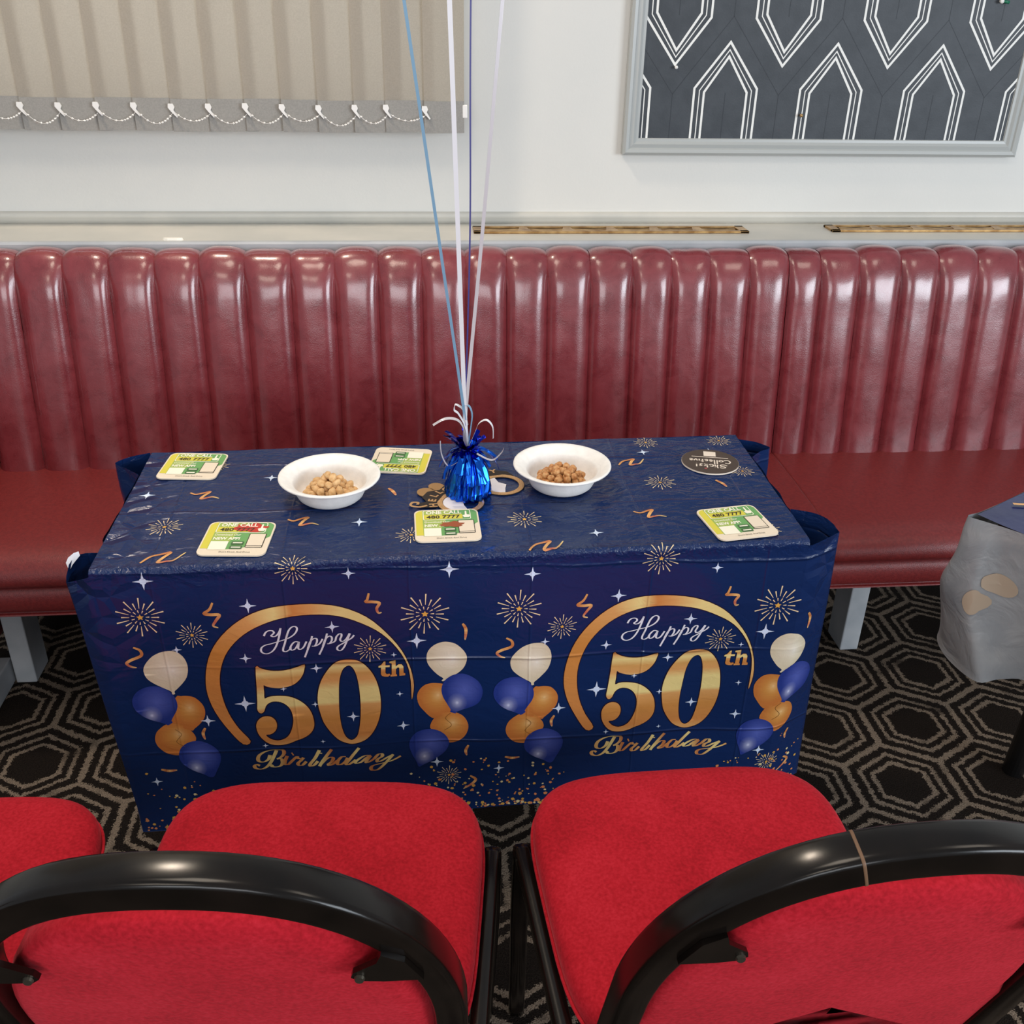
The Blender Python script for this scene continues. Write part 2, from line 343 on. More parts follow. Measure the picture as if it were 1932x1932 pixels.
M['nutA'] = mat('pale_roast_peanut', lin(224, 184, 132), .55, .3, fn=noisy(lin(206, 160, 106), lin(232, 196, 146), 110, .3, 500))
M['nutB'] = mat('spiced_peanut', lin(206, 150, 94), .5, .35, fn=noisy(lin(176, 112, 60), lin(222, 176, 122), 130, .4, 500))
M['cream'] = mat('coaster_card', lin(236, 222, 200), .6, .3)
M['c_yel'] = mat('coaster_yellow', lin(218, 208, 78), .55, .3); M['c_grn'] = mat('coaster_green', lin(112, 168, 100), .55, .3); M['c_lime'] = mat('coaster_lime', lin(168, 190, 96), .55, .3)
M['c_white'] = mat('coaster_white_ink', lin(250, 246, 226), .55, .3); M['c_blk'] = mat('coaster_dark_ink', lin(64, 58, 46), .55, .3); M['c_red'] = mat('red_stain', lin(196, 60, 50), .5, .3); M['c_brn'] = mat('brown_stain', lin(160, 88, 54), .5, .3); M['c_dgrn'] = mat('coaster_dark_green', lin(70, 104, 66), .55, .3)
M['rc_black'] = mat('round_coaster_black', lin(74, 62, 54), .5, .4); M['rc_ink'] = mat('round_coaster_cream_ink', lin(236, 222, 206), .5, .3); M['rc_red'] = mat('round_coaster_red_ink', lin(176, 84, 84), .5, .3)
M['prop_gold'] = mat('gold_glitter_card', lin(206, 160, 104), .4, .5, .35, fn=noisy(lin(184, 136, 84), lin(222, 180, 126), 700)); M['prop_black'] = mat('black_card', lin(44, 36, 32), .6, .3); M['prop_white'] = mat('white_card_back', lin(232, 228, 230), .6, .3)
M['prop_tan'] = mat('prop_printed_balloon', lin(176, 136, 88), .4, .4, .3)
# ------------------------------------------------------------------ the setting
def struct(o): o['kind'] = 'structure'; return o
# floor
mb = MB(); mb.add([(-3, -3, 0), (4.5, -3, 0), (4.5, 2.6, 0), (-3, 2.6, 0)], [(0, 1, 2, 3)])
f_ = build('floor', mb.v, mb.f, M['carpet'], None, world=False); struct(f_)
# back wall with a window opening behind the blind
WY = 2.46
mb = MB(); wx0, wx1, wz0, wz1 = -2.2, .04, 1.2, 2.25
for a in ((-3, wx0, 0, 2.7), (wx1, 4.5, 0, 2.7), (wx0, wx1, 0, wz0), (wx0, wx1, wz1, 2.7)): mb.box(a[0], a[1], WY, WY+.2, a[2], a[3])
struct(build('wall_back', mb.v, mb.f, M['wall'], None, world=False))
w = empty('window_1', (-1.08, WY+.12, wz0)); struct(w)
mb = MB().box(wx0, wx1, WY+.14, WY+.146, wz0, wz1); mb.out('pane', M['glass'], w)
for b4 in ((wx0, wx1, wz0, wz0+.05), (wx0, wx1, wz1-.05, wz1), (wx0, wx0+.05, wz0, wz1), (wx1-.05, wx1, wz0, wz1), (-1.1, -1.05, wz0, wz1)):
    MB().box(b4[0], b4[1], WY+.12, WY+.17, b4[2], b4[3], .004).out('window_frame', M['white_plastic'], w)
# boxed-in ledge behind the bench, its front board and the small moulding above it
t1 = MB().box(-3, 4.5, 2.262, 2.46, 0, .9, 0); struct(t1.out('trim_1', M['ledge'], None, world=False))
t2 = MB()
prof = [(2.262, .86), (2.248, .862), (2.2465, .88), (2.2465, .898), (2.25, .9025), (2.262, .9025)]
t2.grid([[(x, y, z) for y, z in prof] for x in (-3, 4.5)]); struct(t2.out('trim_2', M['ledge_edge'], None, world=False))
t3 = MB(); prof = [(2.46, .926), (2.452, .926), (2.447, .922), (2.4455, .917), (2.447, .912), (2.449, .909), (2.449, .9005), (2.46, .9005)]
t3.grid([[(x, y, z) for y, z in prof] for x in (-3, 4.5)]); struct(t3.out('trim_3', M['ledge'], None, smooth=True, world=False))
# fallen flake on the ledge
mb = MB(); out = []
for i in range(14):
    a = 2*pi*i/14; out.append((-.536+math.cos(a)*.02*(1+.25*math.sin(3*a)), 2.275+math.sin(a)*.008*(1+.3*math.cos(2*a))))
mb.add([(x, y, .9) for x, y in out]+[(x*.9+.1*-.536, y*.9+.1*2.275, .9055) for x, y in out], [tuple(range(14, 28))]+[(i, (i+1) % 14, 14+(i+1) % 14, 14+i) for i in range(14)])
tag(mb.out('plaster_flake', M['plaster']), 'small white flake of plaster lying on the ledge at left', 'flake')
# brass vent grilles
def grille(x0, x1, y0, y1, nseg, label):
    g = tag(empty('vent_grille', ((x0+x1)/2, (y0+y1)/2, .9)), label, 'vent', 'brass vent grilles in the ledge')
    MB().box(x0+.006, x1-.006, y0+.006, y1-.006, .9003, .9012).out('recess', M['dark'], g)
    for b4 in ((x0, x1, y0, y0+.012), (x0, x1, y1-.012, y1), (x0, x0+.022, y0, y1), (x1-.022, x1, y0, y1)):
        MB().box(*b4, .9, .9055, .0012).out('grille_frame', M['brass'], g)
    L = (x1-x0-.03)/nseg
    for i in range(1, nseg):
        xx = x0+.015+L*i; MB().add([(xx-.016, y0+.01, .9015), (xx+.016, y0+.01, .9015), (xx+.008, y1-.01, .9015), (xx-.008, y1-.01, .9015), (xx-.016, y0+.01, .905), (xx+.016, y0+.01, .905), (xx+.008, y1-.01, .905), (xx-.008, y1-.01, .905)], [(4, 5, 6, 7), (0, 1, 5, 4), (1, 2, 6, 5), (2, 3, 7, 6), (3, 0, 4, 7)]).out('divider', M['brass'], g)
    for i in range(nseg):
        a, b = x0+.015+L*i+.012, x0+.015+L*(i+1)-.012
        rows = []
        for k in range(9):
            x = a+(b-a)*k/8; dy = .006*math.sin(pi*k/8)
            rows.append([(x, y0+.02-dy*.3, .9016), (x, y0+.028-dy, .9046), (x, y0+.034-dy, .9046), (x, y0+.036-dy, .9016)])
        MB().grid(rows).out('louvre', M['brass'], g)
grille(.134, .792, 2.337, 2.398, 6, 'long worn brass vent grille in the ledge below the framed panel\'s left half')
grille(1.002, 1.66, 2.350, 2.410, 6, 'long worn brass vent grille in the ledge at the right end')

# ------------------------------------------------------------------ vertical blind
bl = tag(empty('vertical_blind', (-.4, 2.37, 2.3)), 'beige-grey vertical blind with weighted hems and bead chain', 'blind')
MB().box(-2.2, .16, 2.33, 2.38, 2.3, 2.34, .004).out('head_rail', M['white_plastic'], bl)
edges = [-.8347+.0785*i for i in range(-17, 12)]; edges[-2] = -.0600; edges[-1] = .0252
zb = 1.1175; yb = 2.362
for i, x in enumerate(edges):
    wd = .089 if i == len(edges)-1 else .103
    dz = .0012*math.sin(i*1.7)
    def slat(z0, z1, off, nz):
        mb = MB(); rows = []
        for k in range(nz+1):
            z = z0+(z1-z0)*k/nz; row = []
            for j in range(7):
                s = j/6; row.append((x+wd*s, yb+.010*s-.003*math.sin(pi*s)+off+.0012*math.sin(z*9+i), z+dz))
            rows.append(row)
        return mb.grid(rows)
    so = slat(zb, 2.3, 0, 14).out('slat', M['blind'], bl, smooth=True)
    slat(zb-.0006, zb+.066, -.0016, 2).out('hem_pocket', M['blind_hem'], so)
    cx = x+.0015; cz = zb+.047+dz
    if x > -1.3:
        mb = MB(); yy = yb-.004
        o2 = [(-.006, .010), (.004, .010), (.007, .003), (.004, -.003), (.012, -.016), (.010, -.018), (-.001, -.006), (-.007, .002)]
        n = len(o2); vv = [(cx+a, yy-.004, cz+b) for a, b in o2]+[(cx+a, yy, cz+b) for a, b in o2]
        mb.add(vv, [tuple(range(n-1, -1, -1))][::1]+[tuple(range(n, 2*n))]+[(k, (k+1) % n, n+(k+1) % n, n+k) for k in range(n)])
        mb.out('chain_clip', M['white_plastic'], so)
        if i < len(edges)-1:
            x2 = edges[i+1]; mb = MB(); pts = []
            sg = .024+.005*math.sin(i*2.3)
            if i == len(edges)-2: sg = .017
            for k in range(13):
                s = k/12; pts.append(Vector((cx+.008+(x2-cx-.004)*s, yy-.006, cz-.008-.002*s-sg*4*s*(1-s)*.8)))
            mb.tube(pts, .00045, seg=5)
            for k in range(1, 12, 1):
                if k % 2 == 1 or k > 6:
                    c = pts[k]; mb.add([(c.x+.0031*dx, c.y+.0028*dy, c.z+.0026*dz_) for dx, dy, dz_ in ((1, 0, 0), (-1, 0, 0), (0, 1, 0), (0, -1, 0), (0, 0, 1), (0, 0, -1))], [(0, 2, 4), (2, 1, 4), (1, 3, 4), (3, 0, 4), (2, 0, 5), (1, 2, 5), (3, 1, 5), (0, 3, 5)])
            mb.out('bead_chain', M['white_plastic'], so)
MB().box(.110, .1215, yb+.008, yb+.014, zb+.030, zb+.058, .002).out('chain_clip', M['white_plastic'], bl)

# ------------------------------------------------------------------ framed wallpaper panel
px0, px1, pz0, pz1 = .4925, 1.472, 1.062, 1.93
fp = tag(empty('wall_panel', ((px0+px1)/2, 2.458, pz0)), 'dark charcoal panel with white arch lines in a grey moulded frame', 'panel')
fp.rotation_euler = (0, 0, 0)
MB().box(px0+.03, px1-.03, 2.446, 2.458, pz0+.03, pz1-.03).out('wallpaper_board', M['panel'], fp)
sec = [(0, 0), (0, .020), (.006, .024), (.013, .022), (.016, .0185), (.024, .020), (.030, .016), (.036, .0155), (.0375, .012), (.0375, 0)]   # inward, proud
def mould(a, b, inn):
    a, b, inn = Vector(a), Vector(b), Vector(inn); d = (b-a).normalized(); rows = []
    for p, s in ((a, 1), (b, -1)):
        rows.append([p+inn*u+d*(s*u)+Vector((0, -w, 0)) for u, w in sec])
    return MB().grid(rows)
C4 = [(px0, 2.458, pz0), (px1, 2.458, pz0), (px1, 2.458, pz1), (px0, 2.458, pz1)]
IN = [(0, 0, 1), (-1, 0, 0), (0, 0, -1), (1, 0, 0)]
for i in range(4): mould(C4[i], C4[(i+1) % 4], IN[i]).out('frame_moulding', M['frame'], fp)
ix0, ix1, iz0, iz1 = px0+.036, px1-.036, pz0+.036, pz1-.036
def clipped_lines(name, polylines, w, mt, yy, parent):
    bm = bmesh.new()
    for pl in polylines:
        P = [Vector((a, 0, b)) for a, b in pl]; n = len(P); Lp = []; Rp = []
        for i in range(n):
            d1 = (P[i]-P[max(i-1, 0)]); d2 = (P[min(i+1, n-1)]-P[i])
            if d1.length < 1e-9: d1 = d2
            if d2.length < 1e-9: d2 = d1
            d1.normalize(); d2.normalize(); n1 = Vector((-d1.z, 0, d1.x)); n2 = Vector((-d2.z, 0, d2.x)); m = (n1+n2).normalized(); m = m/max(.3, m.dot(n1))
            Lp.append(bm.verts.new(P[i]+m*w/2)); Rp.append(bm.verts.new(P[i]-m*w/2))
        for i in range(n-1): bm.faces.new((Lp[i], Rp[i], Rp[i+1], Lp[i+1]))
    for co, no in (((ix0, 0, 0), (-1, 0, 0)), ((ix1, 0, 0), (1, 0, 0)), ((0, 0, iz0), (0, 0, -1)), ((0, 0, iz1), (0, 0, 1))):
        bmesh.ops.bisect_plane(bm, geom=bm.verts[:]+bm.edges[:]+bm.faces[:], plane_co=co, plane_no=no, clear_outer=True)
    bm.verts.index_update(); vs = [(v.co.x, yy, v.co.z) for v in bm.verts]; fs = [[v.index for v in f.verts] for f in bm.faces]; bm.free()
    return build(name, vs, fs, mt, parent)
S_ = .2535; hw = .0775; sh = .101
def shape(cx, za, inset, up):
    k = inset*1.28
    s = 1 if up else -1
    return [(cx-hw+inset, za-s*1.2), (cx-hw+inset, za-s*(sh+inset*.35)), (cx, za-s*k), (cx+hw-inset, za-s*(sh+inset*.35)), (cx+hw-inset, za-s*1.2)]
thick, thin, dark = [], [], []
for c in range(-1, 5):
    cu = .7275+S_*c; cd = .602+S_*c
    for up, cx, za in ((1, cu, 1.311), (0, cd, 1.2545)):
        thick += [shape(cx, za, .003, up), shape(cx, za, .0265, up)]; thin.append(shape(cx, za, .0155, up))
    dark += [[(cd, 1.0), (cd, 1.196), (cd+S_/2, 1.36), (cd+S_/2, 1.9)], [(cd, 1.196), (cd-S_/2, 1.36)], [(cu, 1.0), (cu, 1.2)], [(cd, 1.36), (cd, 1.9)]]
clipped_lines('white_line_print', thick, .0052, M['panel_line'], 2.4455, fp)
clipped_lines('white_fine_line_print', thin, .0024, M['panel_line'], 2.4455, fp)
clipped_lines('embossed_line_print', dark, .0012, M['panel_emboss'], 2.4457, fp)
def pin(x, z, m1, label, r=.004, tail=None):
    p = tag(empty('push_pin', (x, 2.4455, z)), label, 'push pin', 'push pins on the framed panel')
    mb = MB(); seg = 10
    pr = [(0, .012), (r*.9, .0115), (r, .009), (r*.6, .006), (r*.65, .002), (r*.2, 0)]
    mb.grid([[(x+q*math.cos(2*pi*j/seg), 2.4455-h, z+q*math.sin(2*pi*j/seg)) for j in range(seg)] for q, h in pr], close_u=True); mb.out('pin_head', m1, p, smooth=True)
    if tail: MB().tube([(x+.004, 2.438, z), (x+.018, 2.437, z-.002)], .0035, seg=8).out('pin_cap', tail, p, smooth=True)
pin(1.348, 1.401, M['white_plastic'], 'white push pin with a green end at the panel\'s upper right', .005, M['green_plastic'])
pin(.915, 1.153, M['brass'], 'small brass push pin low on the middle arch')
pin(.6035, 1.2535, M['white_plastic'], 'white push pin at the tip of the leftmost hanging arch')
# ---- outlines of the printed artwork, millimetres on the sheet
FIVE=[(-243.1,-166.2),(-237.6,-168.5),(-229.4,-172.7),(-218.6,-175.6),(-207.6,-176.4),(-196.4,-175.3),(-185.0,-172.2),(-175.2,-169.3),(-176.0,-176.7),(-178.5,-185.9),(-183.1,-194.3),(-189.9,-201.7),(-197.8,-205.9),(-206.7,-208.0),(-215.4,-208.3),(-225.1,-206.0),(-232.3,-202.9),(-235.6,-200.8),(-236.0,-213.5),(-236.7,-225.6),(-231.8,-223.4),(-224.2,-222.3),(-213.0,-223.2),(-202.0,-225.9),(-192.4,-231.5),(-184.2,-239.1),(-177.3,-248.6),(-172.5,-260.5),(-170.3,-273.9),(-170.5,-285.6),(-173.8,-295.4),(-180.3,-303.4),(-189.8,-309.4),(-199.1,-312.8),(-208.5,-317.2),(-217.7,-319.3),(-226.7,-319.4),(-235.5,-317.1),(-242.7,-311.7),(-248.9,-302.8),(-253.0,-292.3),(-254.3,-280.5),(-252.9,-272.3),(-249.0,-265.2),(-242.9,-260.7),(-236.5,-260.1),(-230.4,-262.5),(-225.9,-268.7),(-224.2,-277.1),(-225.6,-286.2),(-230.1,-293.3),(-236.2,-296.7),(-242.0,-296.9),(-238.7,-302.8),(-233.4,-307.4),(-225.9,-310.1),(-218.1,-308.7),(-211.2,-304.2),(-206.1,-296.2),(-202.1,-284.7),(-199.9,-273.2),(-200.0,-261.6),(-201.9,-251.6),(-206.0,-243.1),(-211.7,-237.0),(-217.7,-233.8),(-225.1,-232.7),(-231.0,-234.7),(-235.1,-238.5),(-237.7,-243.9),(-239.5,-249.5),(-242.8,-253.3),(-245.9,-253.1),(-248.3,-249.3),(-249.0,-243.9),(-247.6,-231.8),(-245.4,-201.6)]
ZERO_O=[(-129.0,-169.0),(-121.4,-167.0),(-112.7,-166.7),(-100.3,-169.1),(-89.5,-178.0),(-80.1,-192.9),(-74.0,-210.9),(-70.7,-232.1),(-70.3,-253.5),(-72.4,-271.6),(-76.8,-288.1),(-84.1,-304.5),(-93.8,-316.5),(-104.6,-322.5),(-116.6,-324.6),(-128.1,-320.5),(-138.1,-312.8),(-148.2,-297.5),(-156.0,-280.1),(-159.8,-261.5),(-161.7,-246.5),(-161.5,-231.9),(-158.4,-214.4),(-152.9,-198.8),(-145.0,-185.1),(-136.8,-174.7)]
ZERO_I=[(-113.3,-177.1),(-107.3,-182.3),(-103.0,-196.0),(-100.8,-213.7),(-99.9,-233.2),(-100.1,-256.2),(-101.6,-277.7),(-104.3,-296.0),(-107.9,-309.3),(-114.8,-316.5),(-121.2,-314.7),(-126.6,-306.1),(-129.7,-292.3),(-131.3,-277.0),(-131.8,-257.0),(-130.8,-234.2),(-129.1,-210.1),(-126.2,-194.4),(-121.1,-182.1)]
T_=[(-70.8,-183.2),(-70.7,-180.6),(-66.9,-178.8),(-62.8,-172.8),(-60.3,-172.2),(-60.6,-179.7),(-54.3,-179.6),(-54.7,-183.2),(-60.7,-183.1),(-61.2,-193.4),(-59.4,-195.9),(-55.5,-195.4),(-54.4,-196.3),(-54.5,-198.3),(-57.6,-200.5),(-62.7,-200.1),(-66.5,-198.6),(-67.6,-195.3),(-67.1,-183.5)]
H_=[(-54.6,-172.9),(-45.8,-171.1),(-45.8,-182.6),(-41.6,-178.9),(-37.2,-179.2),(-34.8,-183.4),(-34.8,-195.3),(-32.5,-196.5),(-32.6,-200.2),(-41.1,-200.4),(-40.8,-186.1),(-42.4,-184.4),(-45.7,-187.3),(-46.0,-196.9),(-44.5,-197.8),(-44.6,-200.5),(-54.1,-200.8),(-54.0,-197.9),(-52.2,-197.2),(-51.4,-176.7),(-54.8,-175.7)]
RING=[(-276.7,-312.6),(-294.4,-283.5),(-309.4,-248.9),(-316.4,-215.8),(-315.2,-184.0),(-306.7,-149.5),(-291.1,-120.0),(-266.9,-93.4),(-237.9,-74.8),(-204.1,-65.8),(-158.8,-65.5),(-119.8,-73.7),(-84.1,-93.4),(-57.3,-121.6),(-36.4,-154.0),(-24.6,-188.6),(-20.7,-221.4),(-24.4,-248.0),(-24.7,-212.9),(-29.2,-180.2),(-42.6,-149.7),(-63.6,-123.1),(-90.8,-104.3),(-123.9,-89.1),(-160.1,-83.2),(-196.7,-84.7),(-227.8,-94.0),(-253.6,-109.2),(-274.1,-130.6),(-287.5,-154.7),(-295.7,-185.4),(-296.3,-217.3),(-290.7,-250.4),(-279.7,-280.4),(-265.5,-307.1)]
HAPPY=[[(-226.1,-112.8),(-223.7,-107.5),(-219.3,-104.4),(-214.1,-104.7),(-212.1,-108.2),(-214.8,-111.4),(-216.3,-113.1),(-213.3,-114.9),(-208.9,-113.2),(-204.7,-107.3),(-202.4,-101.4)],[(-202.4,-101.4),(-203.2,-104.7),(-205.3,-114.1),(-209.0,-126.2),(-213.4,-135.5),(-218.7,-141.4),(-224.9,-143.8),(-230.3,-142.0),(-232.6,-137.7),(-231.0,-132.3),(-225.5,-128.5),(-218.1,-126.9),(-210.2,-124.7),(-201.2,-122.3),(-193.3,-119.6),(-185.7,-114.6),(-181.1,-108.1),(-180.7,-102.7),(-184.1,-100.4),(-188.5,-102.2),(-192.6,-108.0),(-195.8,-117.4),(-199.0,-128.2),(-201.8,-136.3),(-202.2,-141.1),(-198.9,-142.7),(-195.0,-140.8),(-190.7,-136.3)],[(-180.0,-128.2),(-184.6,-127.0),(-188.9,-130.4),(-192.4,-137.1),(-190.5,-141.1),(-185.8,-139.4),(-181.7,-132.7),(-179.6,-127.7)],[(-179.6,-127.7),(-180.9,-134.8),(-181.3,-139.6),(-178.4,-141.2),(-174.0,-138.0),(-169.3,-128.6)],[(-160.8,-120.2),(-164.3,-131.7),(-169.0,-143.9),(-173.7,-156.2)],[(-168.6,-141.8),(-164.5,-130.3),(-159.2,-124.9),(-155.0,-125.7),(-155.2,-131.6),(-158.5,-137.6),(-162.6,-137.6),(-157.3,-138.0),(-151.2,-134.2),(-146.8,-126.6)],[(-140.1,-118.1),(-143.5,-130.3),(-148.1,-142.5),(-153.4,-154.0)],[(-147.4,-139.7),(-143.1,-128.2),(-137.8,-123.0),(-134.1,-125.1),(-134.4,-130.8),(-137.7,-135.5),(-141.1,-136.0),(-135.9,-135.6),(-129.8,-132.2),(-127.6,-125.1),(-124.0,-120.9)],[(-127.6,-125.1),(-124.0,-120.7),(-120.5,-120.7),(-120.4,-124.8),(-122.5,-129.5),(-121.3,-133.3),(-117.4,-133.0),(-113.2,-128.7),(-108.8,-120.7)],[(-108.2,-120.7),(-112.8,-132.2),(-117.4,-143.0),(-122.1,-149.0),(-126.2,-148.8),(-127.8,-145.2),(-125.3,-141.1),(-119.2,-137.3),(-111.6,-132.3),(-106.1,-128.5),(-102.6,-123.9)]]
BIRTHDAY=[[(-229.8,-329.9),(-234.0,-339.7),(-240.5,-353.3),(-247.3,-362.2),(-255.7,-366.3),(-263.3,-364.0),(-265.4,-359.1),(-261.9,-356.2),(-257.4,-359.0)],[(-240.3,-338.4),(-243.4,-346.8),(-250.5,-351.7),(-256.7,-350.4),(-258.8,-345.5),(-256.2,-337.8),(-248.1,-331.5),(-237.2,-328.5),(-227.4,-329.0),(-220.5,-330.7),(-219.4,-337.0),(-223.9,-343.7),(-231.0,-347.8)],[(-231.0,-347.8),(-224.8,-348.3),(-223.1,-354.8),(-226.3,-361.7),(-233.6,-364.2),(-239.9,-362.1),(-238.3,-359.0)],[(-215.3,-342.8),(-219.5,-353.5),(-219.7,-359.1),(-215.3,-360.2),(-208.9,-353.6)],[(-207.9,-340.0),(-206.0,-339.2)],[(-208.9,-353.6),(-201.5,-345.9),(-199.4,-348.6),(-193.7,-350.2),(-191.2,-348.0),(-195.9,-353.9),(-200.5,-359.1),(-198.9,-363.2),(-193.9,-362.8),(-187.6,-355.9)],[(-166.5,-334.3),(-173.9,-349.5),(-182.2,-361.5),(-181.9,-365.5),(-176.4,-363.6),(-170.2,-356.1)],[(-169.8,-339.3),(-162.8,-340.9)],[(-148.0,-333.5),(-155.6,-344.7),(-163.3,-356.7),(-168.6,-366.6)],[(-165.4,-361.3),(-157.4,-352.4),(-150.2,-349.1),(-146.9,-351.8),(-149.4,-357.9),(-154.6,-363.0),(-153.1,-365.2),(-147.7,-362.8),(-141.4,-356.7)],[(-127.7,-349.4),(-133.9,-349.7),(-140.1,-357.1),(-140.7,-363.4),(-136.2,-364.6),(-129.2,-359.6),(-124.9,-352.0)],[(-106.8,-333.8),(-115.6,-345.7),(-123.2,-356.9),(-128.1,-363.7),(-124.8,-365.6),(-118.9,-362.1),(-113.1,-357.0)],[(-89.8,-351.8),(-97.5,-350.3),(-105.8,-354.4),(-113.3,-361.0),(-111.7,-364.3),(-105.0,-362.5),(-96.9,-355.2),(-89.8,-351.0)],[(-89.8,-351.8),(-96.3,-360.8),(-97.2,-364.7),(-92.2,-363.5),(-85.2,-358.5)],[(-85.2,-358.5),(-78.5,-350.8),(-73.5,-350.8),(-72.9,-355.6),(-79.9,-360.6),(-80.3,-365.7),(-74.4,-364.6),(-64.9,-359.0),(-55.9,-354.6)],[(-55.9,-354.6),(-64.2,-365.1),(-73.1,-375.6),(-81.3,-382.2),(-89.0,-381.5),(-90.8,-376.5),(-86.2,-372.1),(-73.8,-369.9),(-61.3,-367.8),(-51.6,-363.8),(-44.5,-359.6)]]
BALLOONS=[('w',[(-398.3,-164.5),(-393.7,-154.5),(-384.0,-143.4),(-372.7,-136.9),(-360.9,-134.8),(-349.7,-137.0),(-341.7,-146.3),(-338.1,-158.3),(-338.3,-170.2),(-342.0,-183.5),(-349.3,-194.3),(-357.6,-203.5),(-362.4,-208.5),(-362.3,-213.1),(-366.7,-213.6),(-367.1,-208.2),(-376.1,-201.4),(-386.6,-193.1),(-394.6,-184.2),(-398.1,-175.0)]),('o',[(-362.2,-219.3),(-354.8,-217.5),(-345.3,-217.5),(-336.2,-220.5),(-329.0,-228.8),(-324.8,-238.4),(-324.4,-249.5),(-327.5,-260.3),(-334.9,-270.8),(-343.9,-279.7),(-348.0,-283.4),(-360.6,-278.3),(-374.0,-270.9),(-376.1,-251.7)]),('o',[(-402.6,-294.2),(-398.6,-283.2),(-390.1,-274.3),(-382.2,-269.4),(-371.2,-267.9),(-359.9,-272.8),(-350.3,-282.4),(-344.9,-292.5),(-344.9,-302.2),(-354.5,-314.5),(-367.1,-326.6),(-372.5,-330.3),(-380.9,-329.5),(-391.2,-324.5),(-399.5,-314.0),(-402.8,-303.9)]),('b',[(-422.1,-218.6),(-418.3,-209.7),(-410.0,-201.2),(-398.8,-196.7),(-387.1,-196.5),(-376.1,-201.4),(-367.9,-209.7),(-363.4,-220.0),(-361.8,-232.5),(-364.2,-243.2),(-369.9,-253.8),(-374.7,-262.9),(-373.4,-266.1),(-380.1,-271.2),(-383.4,-269.3),(-391.1,-264.7),(-402.2,-259.1),(-412.8,-250.4),(-420.0,-239.6),(-423.0,-228.6)]),('b',[(-373.6,-331.0),(-369.6,-318.2),(-361.1,-309.0),(-350.7,-304.2),(-339.6,-303.5),(-328.0,-308.6),(-318.1,-317.6),(-312.7,-329.7),(-312.8,-341.3),(-316.6,-352.7),(-322.5,-365.7),(-327.5,-375.5),(-333.8,-375.8),(-341.8,-369.9),(-354.6,-362.8),(-365.7,-353.4),(-372.3,-342.8)]),('w',[(-0.8,-168.0),(2.2,-157.2),(9.9,-148.4),(20.1,-143.7),(30.2,-143.6),(41.6,-148.2),(51.7,-159.0),(57.4,-170.3),(57.4,-181.4),(52.9,-193.8),(43.8,-203.6),(33.4,-210.1),(26.9,-214.5),(22.9,-217.5),(20.4,-215.7),(23.0,-211.8),(15.4,-204.8),(6.6,-193.0),(0.4,-180.7)]),('o',[(-16.4,-242.3),(-12.9,-231.1),(-5.6,-222.7),(3.5,-219.6),(15.1,-220.5),(24.1,-224.1),(27.9,-239.1),(32.9,-252.7),(35.4,-269.6),(33.3,-279.5),(18.0,-286.7),(5.4,-288.3),(-6.7,-273.0),(-14.3,-259.0)]),('o',[(1.8,-307.6),(6.0,-292.6),(14.1,-283.0),(26.1,-278.1),(40.6,-279.2),(52.5,-286.9),(59.1,-300.2),(59.8,-312.3),(55.1,-325.8),(45.6,-335.5),(32.1,-339.6),(24.1,-333.7),(10.9,-318.7)]),('b',[(20.1,-231.9),(24.2,-217.6),(33.4,-208.5),(43.8,-204.4),(54.1,-204.8),(65.8,-210.8),(76.3,-221.3),(81.6,-236.5),(79.7,-251.2),(73.8,-262.4),(63.2,-269.2),(51.2,-274.1),(41.9,-278.5),(40.6,-281.4),(32.7,-277.7),(33.4,-273.6),(27.6,-260.6),(21.9,-246.9)]),('b',[(-31.0,-339.5),(-27.9,-325.8),(-19.7,-315.3),(-7.6,-310.3),(4.4,-310.4),(17.6,-316.6),(26.8,-326.9),(30.5,-339.5),(26.5,-353.2),(16.9,-364.8),(4.5,-374.4),(-9.2,-382.1),(-17.4,-385.9),(-21.2,-373.9),(-27.5,-357.4)])]
FIREWORKS=[(-388.0,-74.2,40),(-324.2,-108.9,27),(-1.5,-91.5,43),(-81.2,-149.1,29),(29.7,-406.3,24)]
STARS=[(-243.2,-62.4,15),(-14.3,-137.9,18),(-265.1,-233.1,19),(-322.3,-264.5,14),(-38.5,-297.8,12),(-412.4,-380.3,11),(-132.4,-107.4,13),(-255.5,-150.3,11),(-159.4,-178.0,11),(-111.9,-271.5,12),(-47.8,-161.1,6),(-41.7,-234.7,7),(-159.7,-317.2,5),(-244.9,-318.3,6),(-208.4,-210.5,6),(-165.9,-244.7,7),(-348.5,-133.3,9),(11.1,-378.1,13)]
CURLS=[[(-289.9,-55.4),(-295.0,-66.0),(-303.3,-72.8),(-294.7,-75.1),(-282.9,-75.8),(-288.4,-84.7),(-293.3,-93.6),(-286.8,-97.0)],[(-78.4,-52.9),(-81.1,-63.8),(-83.4,-67.3),(-73.6,-67.9),(-64.5,-70.3),(-68.6,-79.3),(-66.7,-86.9),(-62.1,-86.4)],[(-405.5,-124.6),(-397.4,-130.1),(-397.3,-139.6),(-411.8,-146.2),(-418.6,-151.5),(-413.6,-157.6),(-406.5,-160.0)],[(-328.2,-278.6),(-332.6,-288.8),(-330.9,-300.8)],[(-403.1,-356.8),(-392.4,-360.4),(-380.0,-359.7)],[(51.9,-111.9),(56.6,-123.0),(55.3,-141.6)],[(60.2,-345.4),(56.0,-356.3),(57.7,-366.3)],[(62.9,-409.3),(71.6,-417.1),(66.4,-426.0),(52.3,-436.4)]]
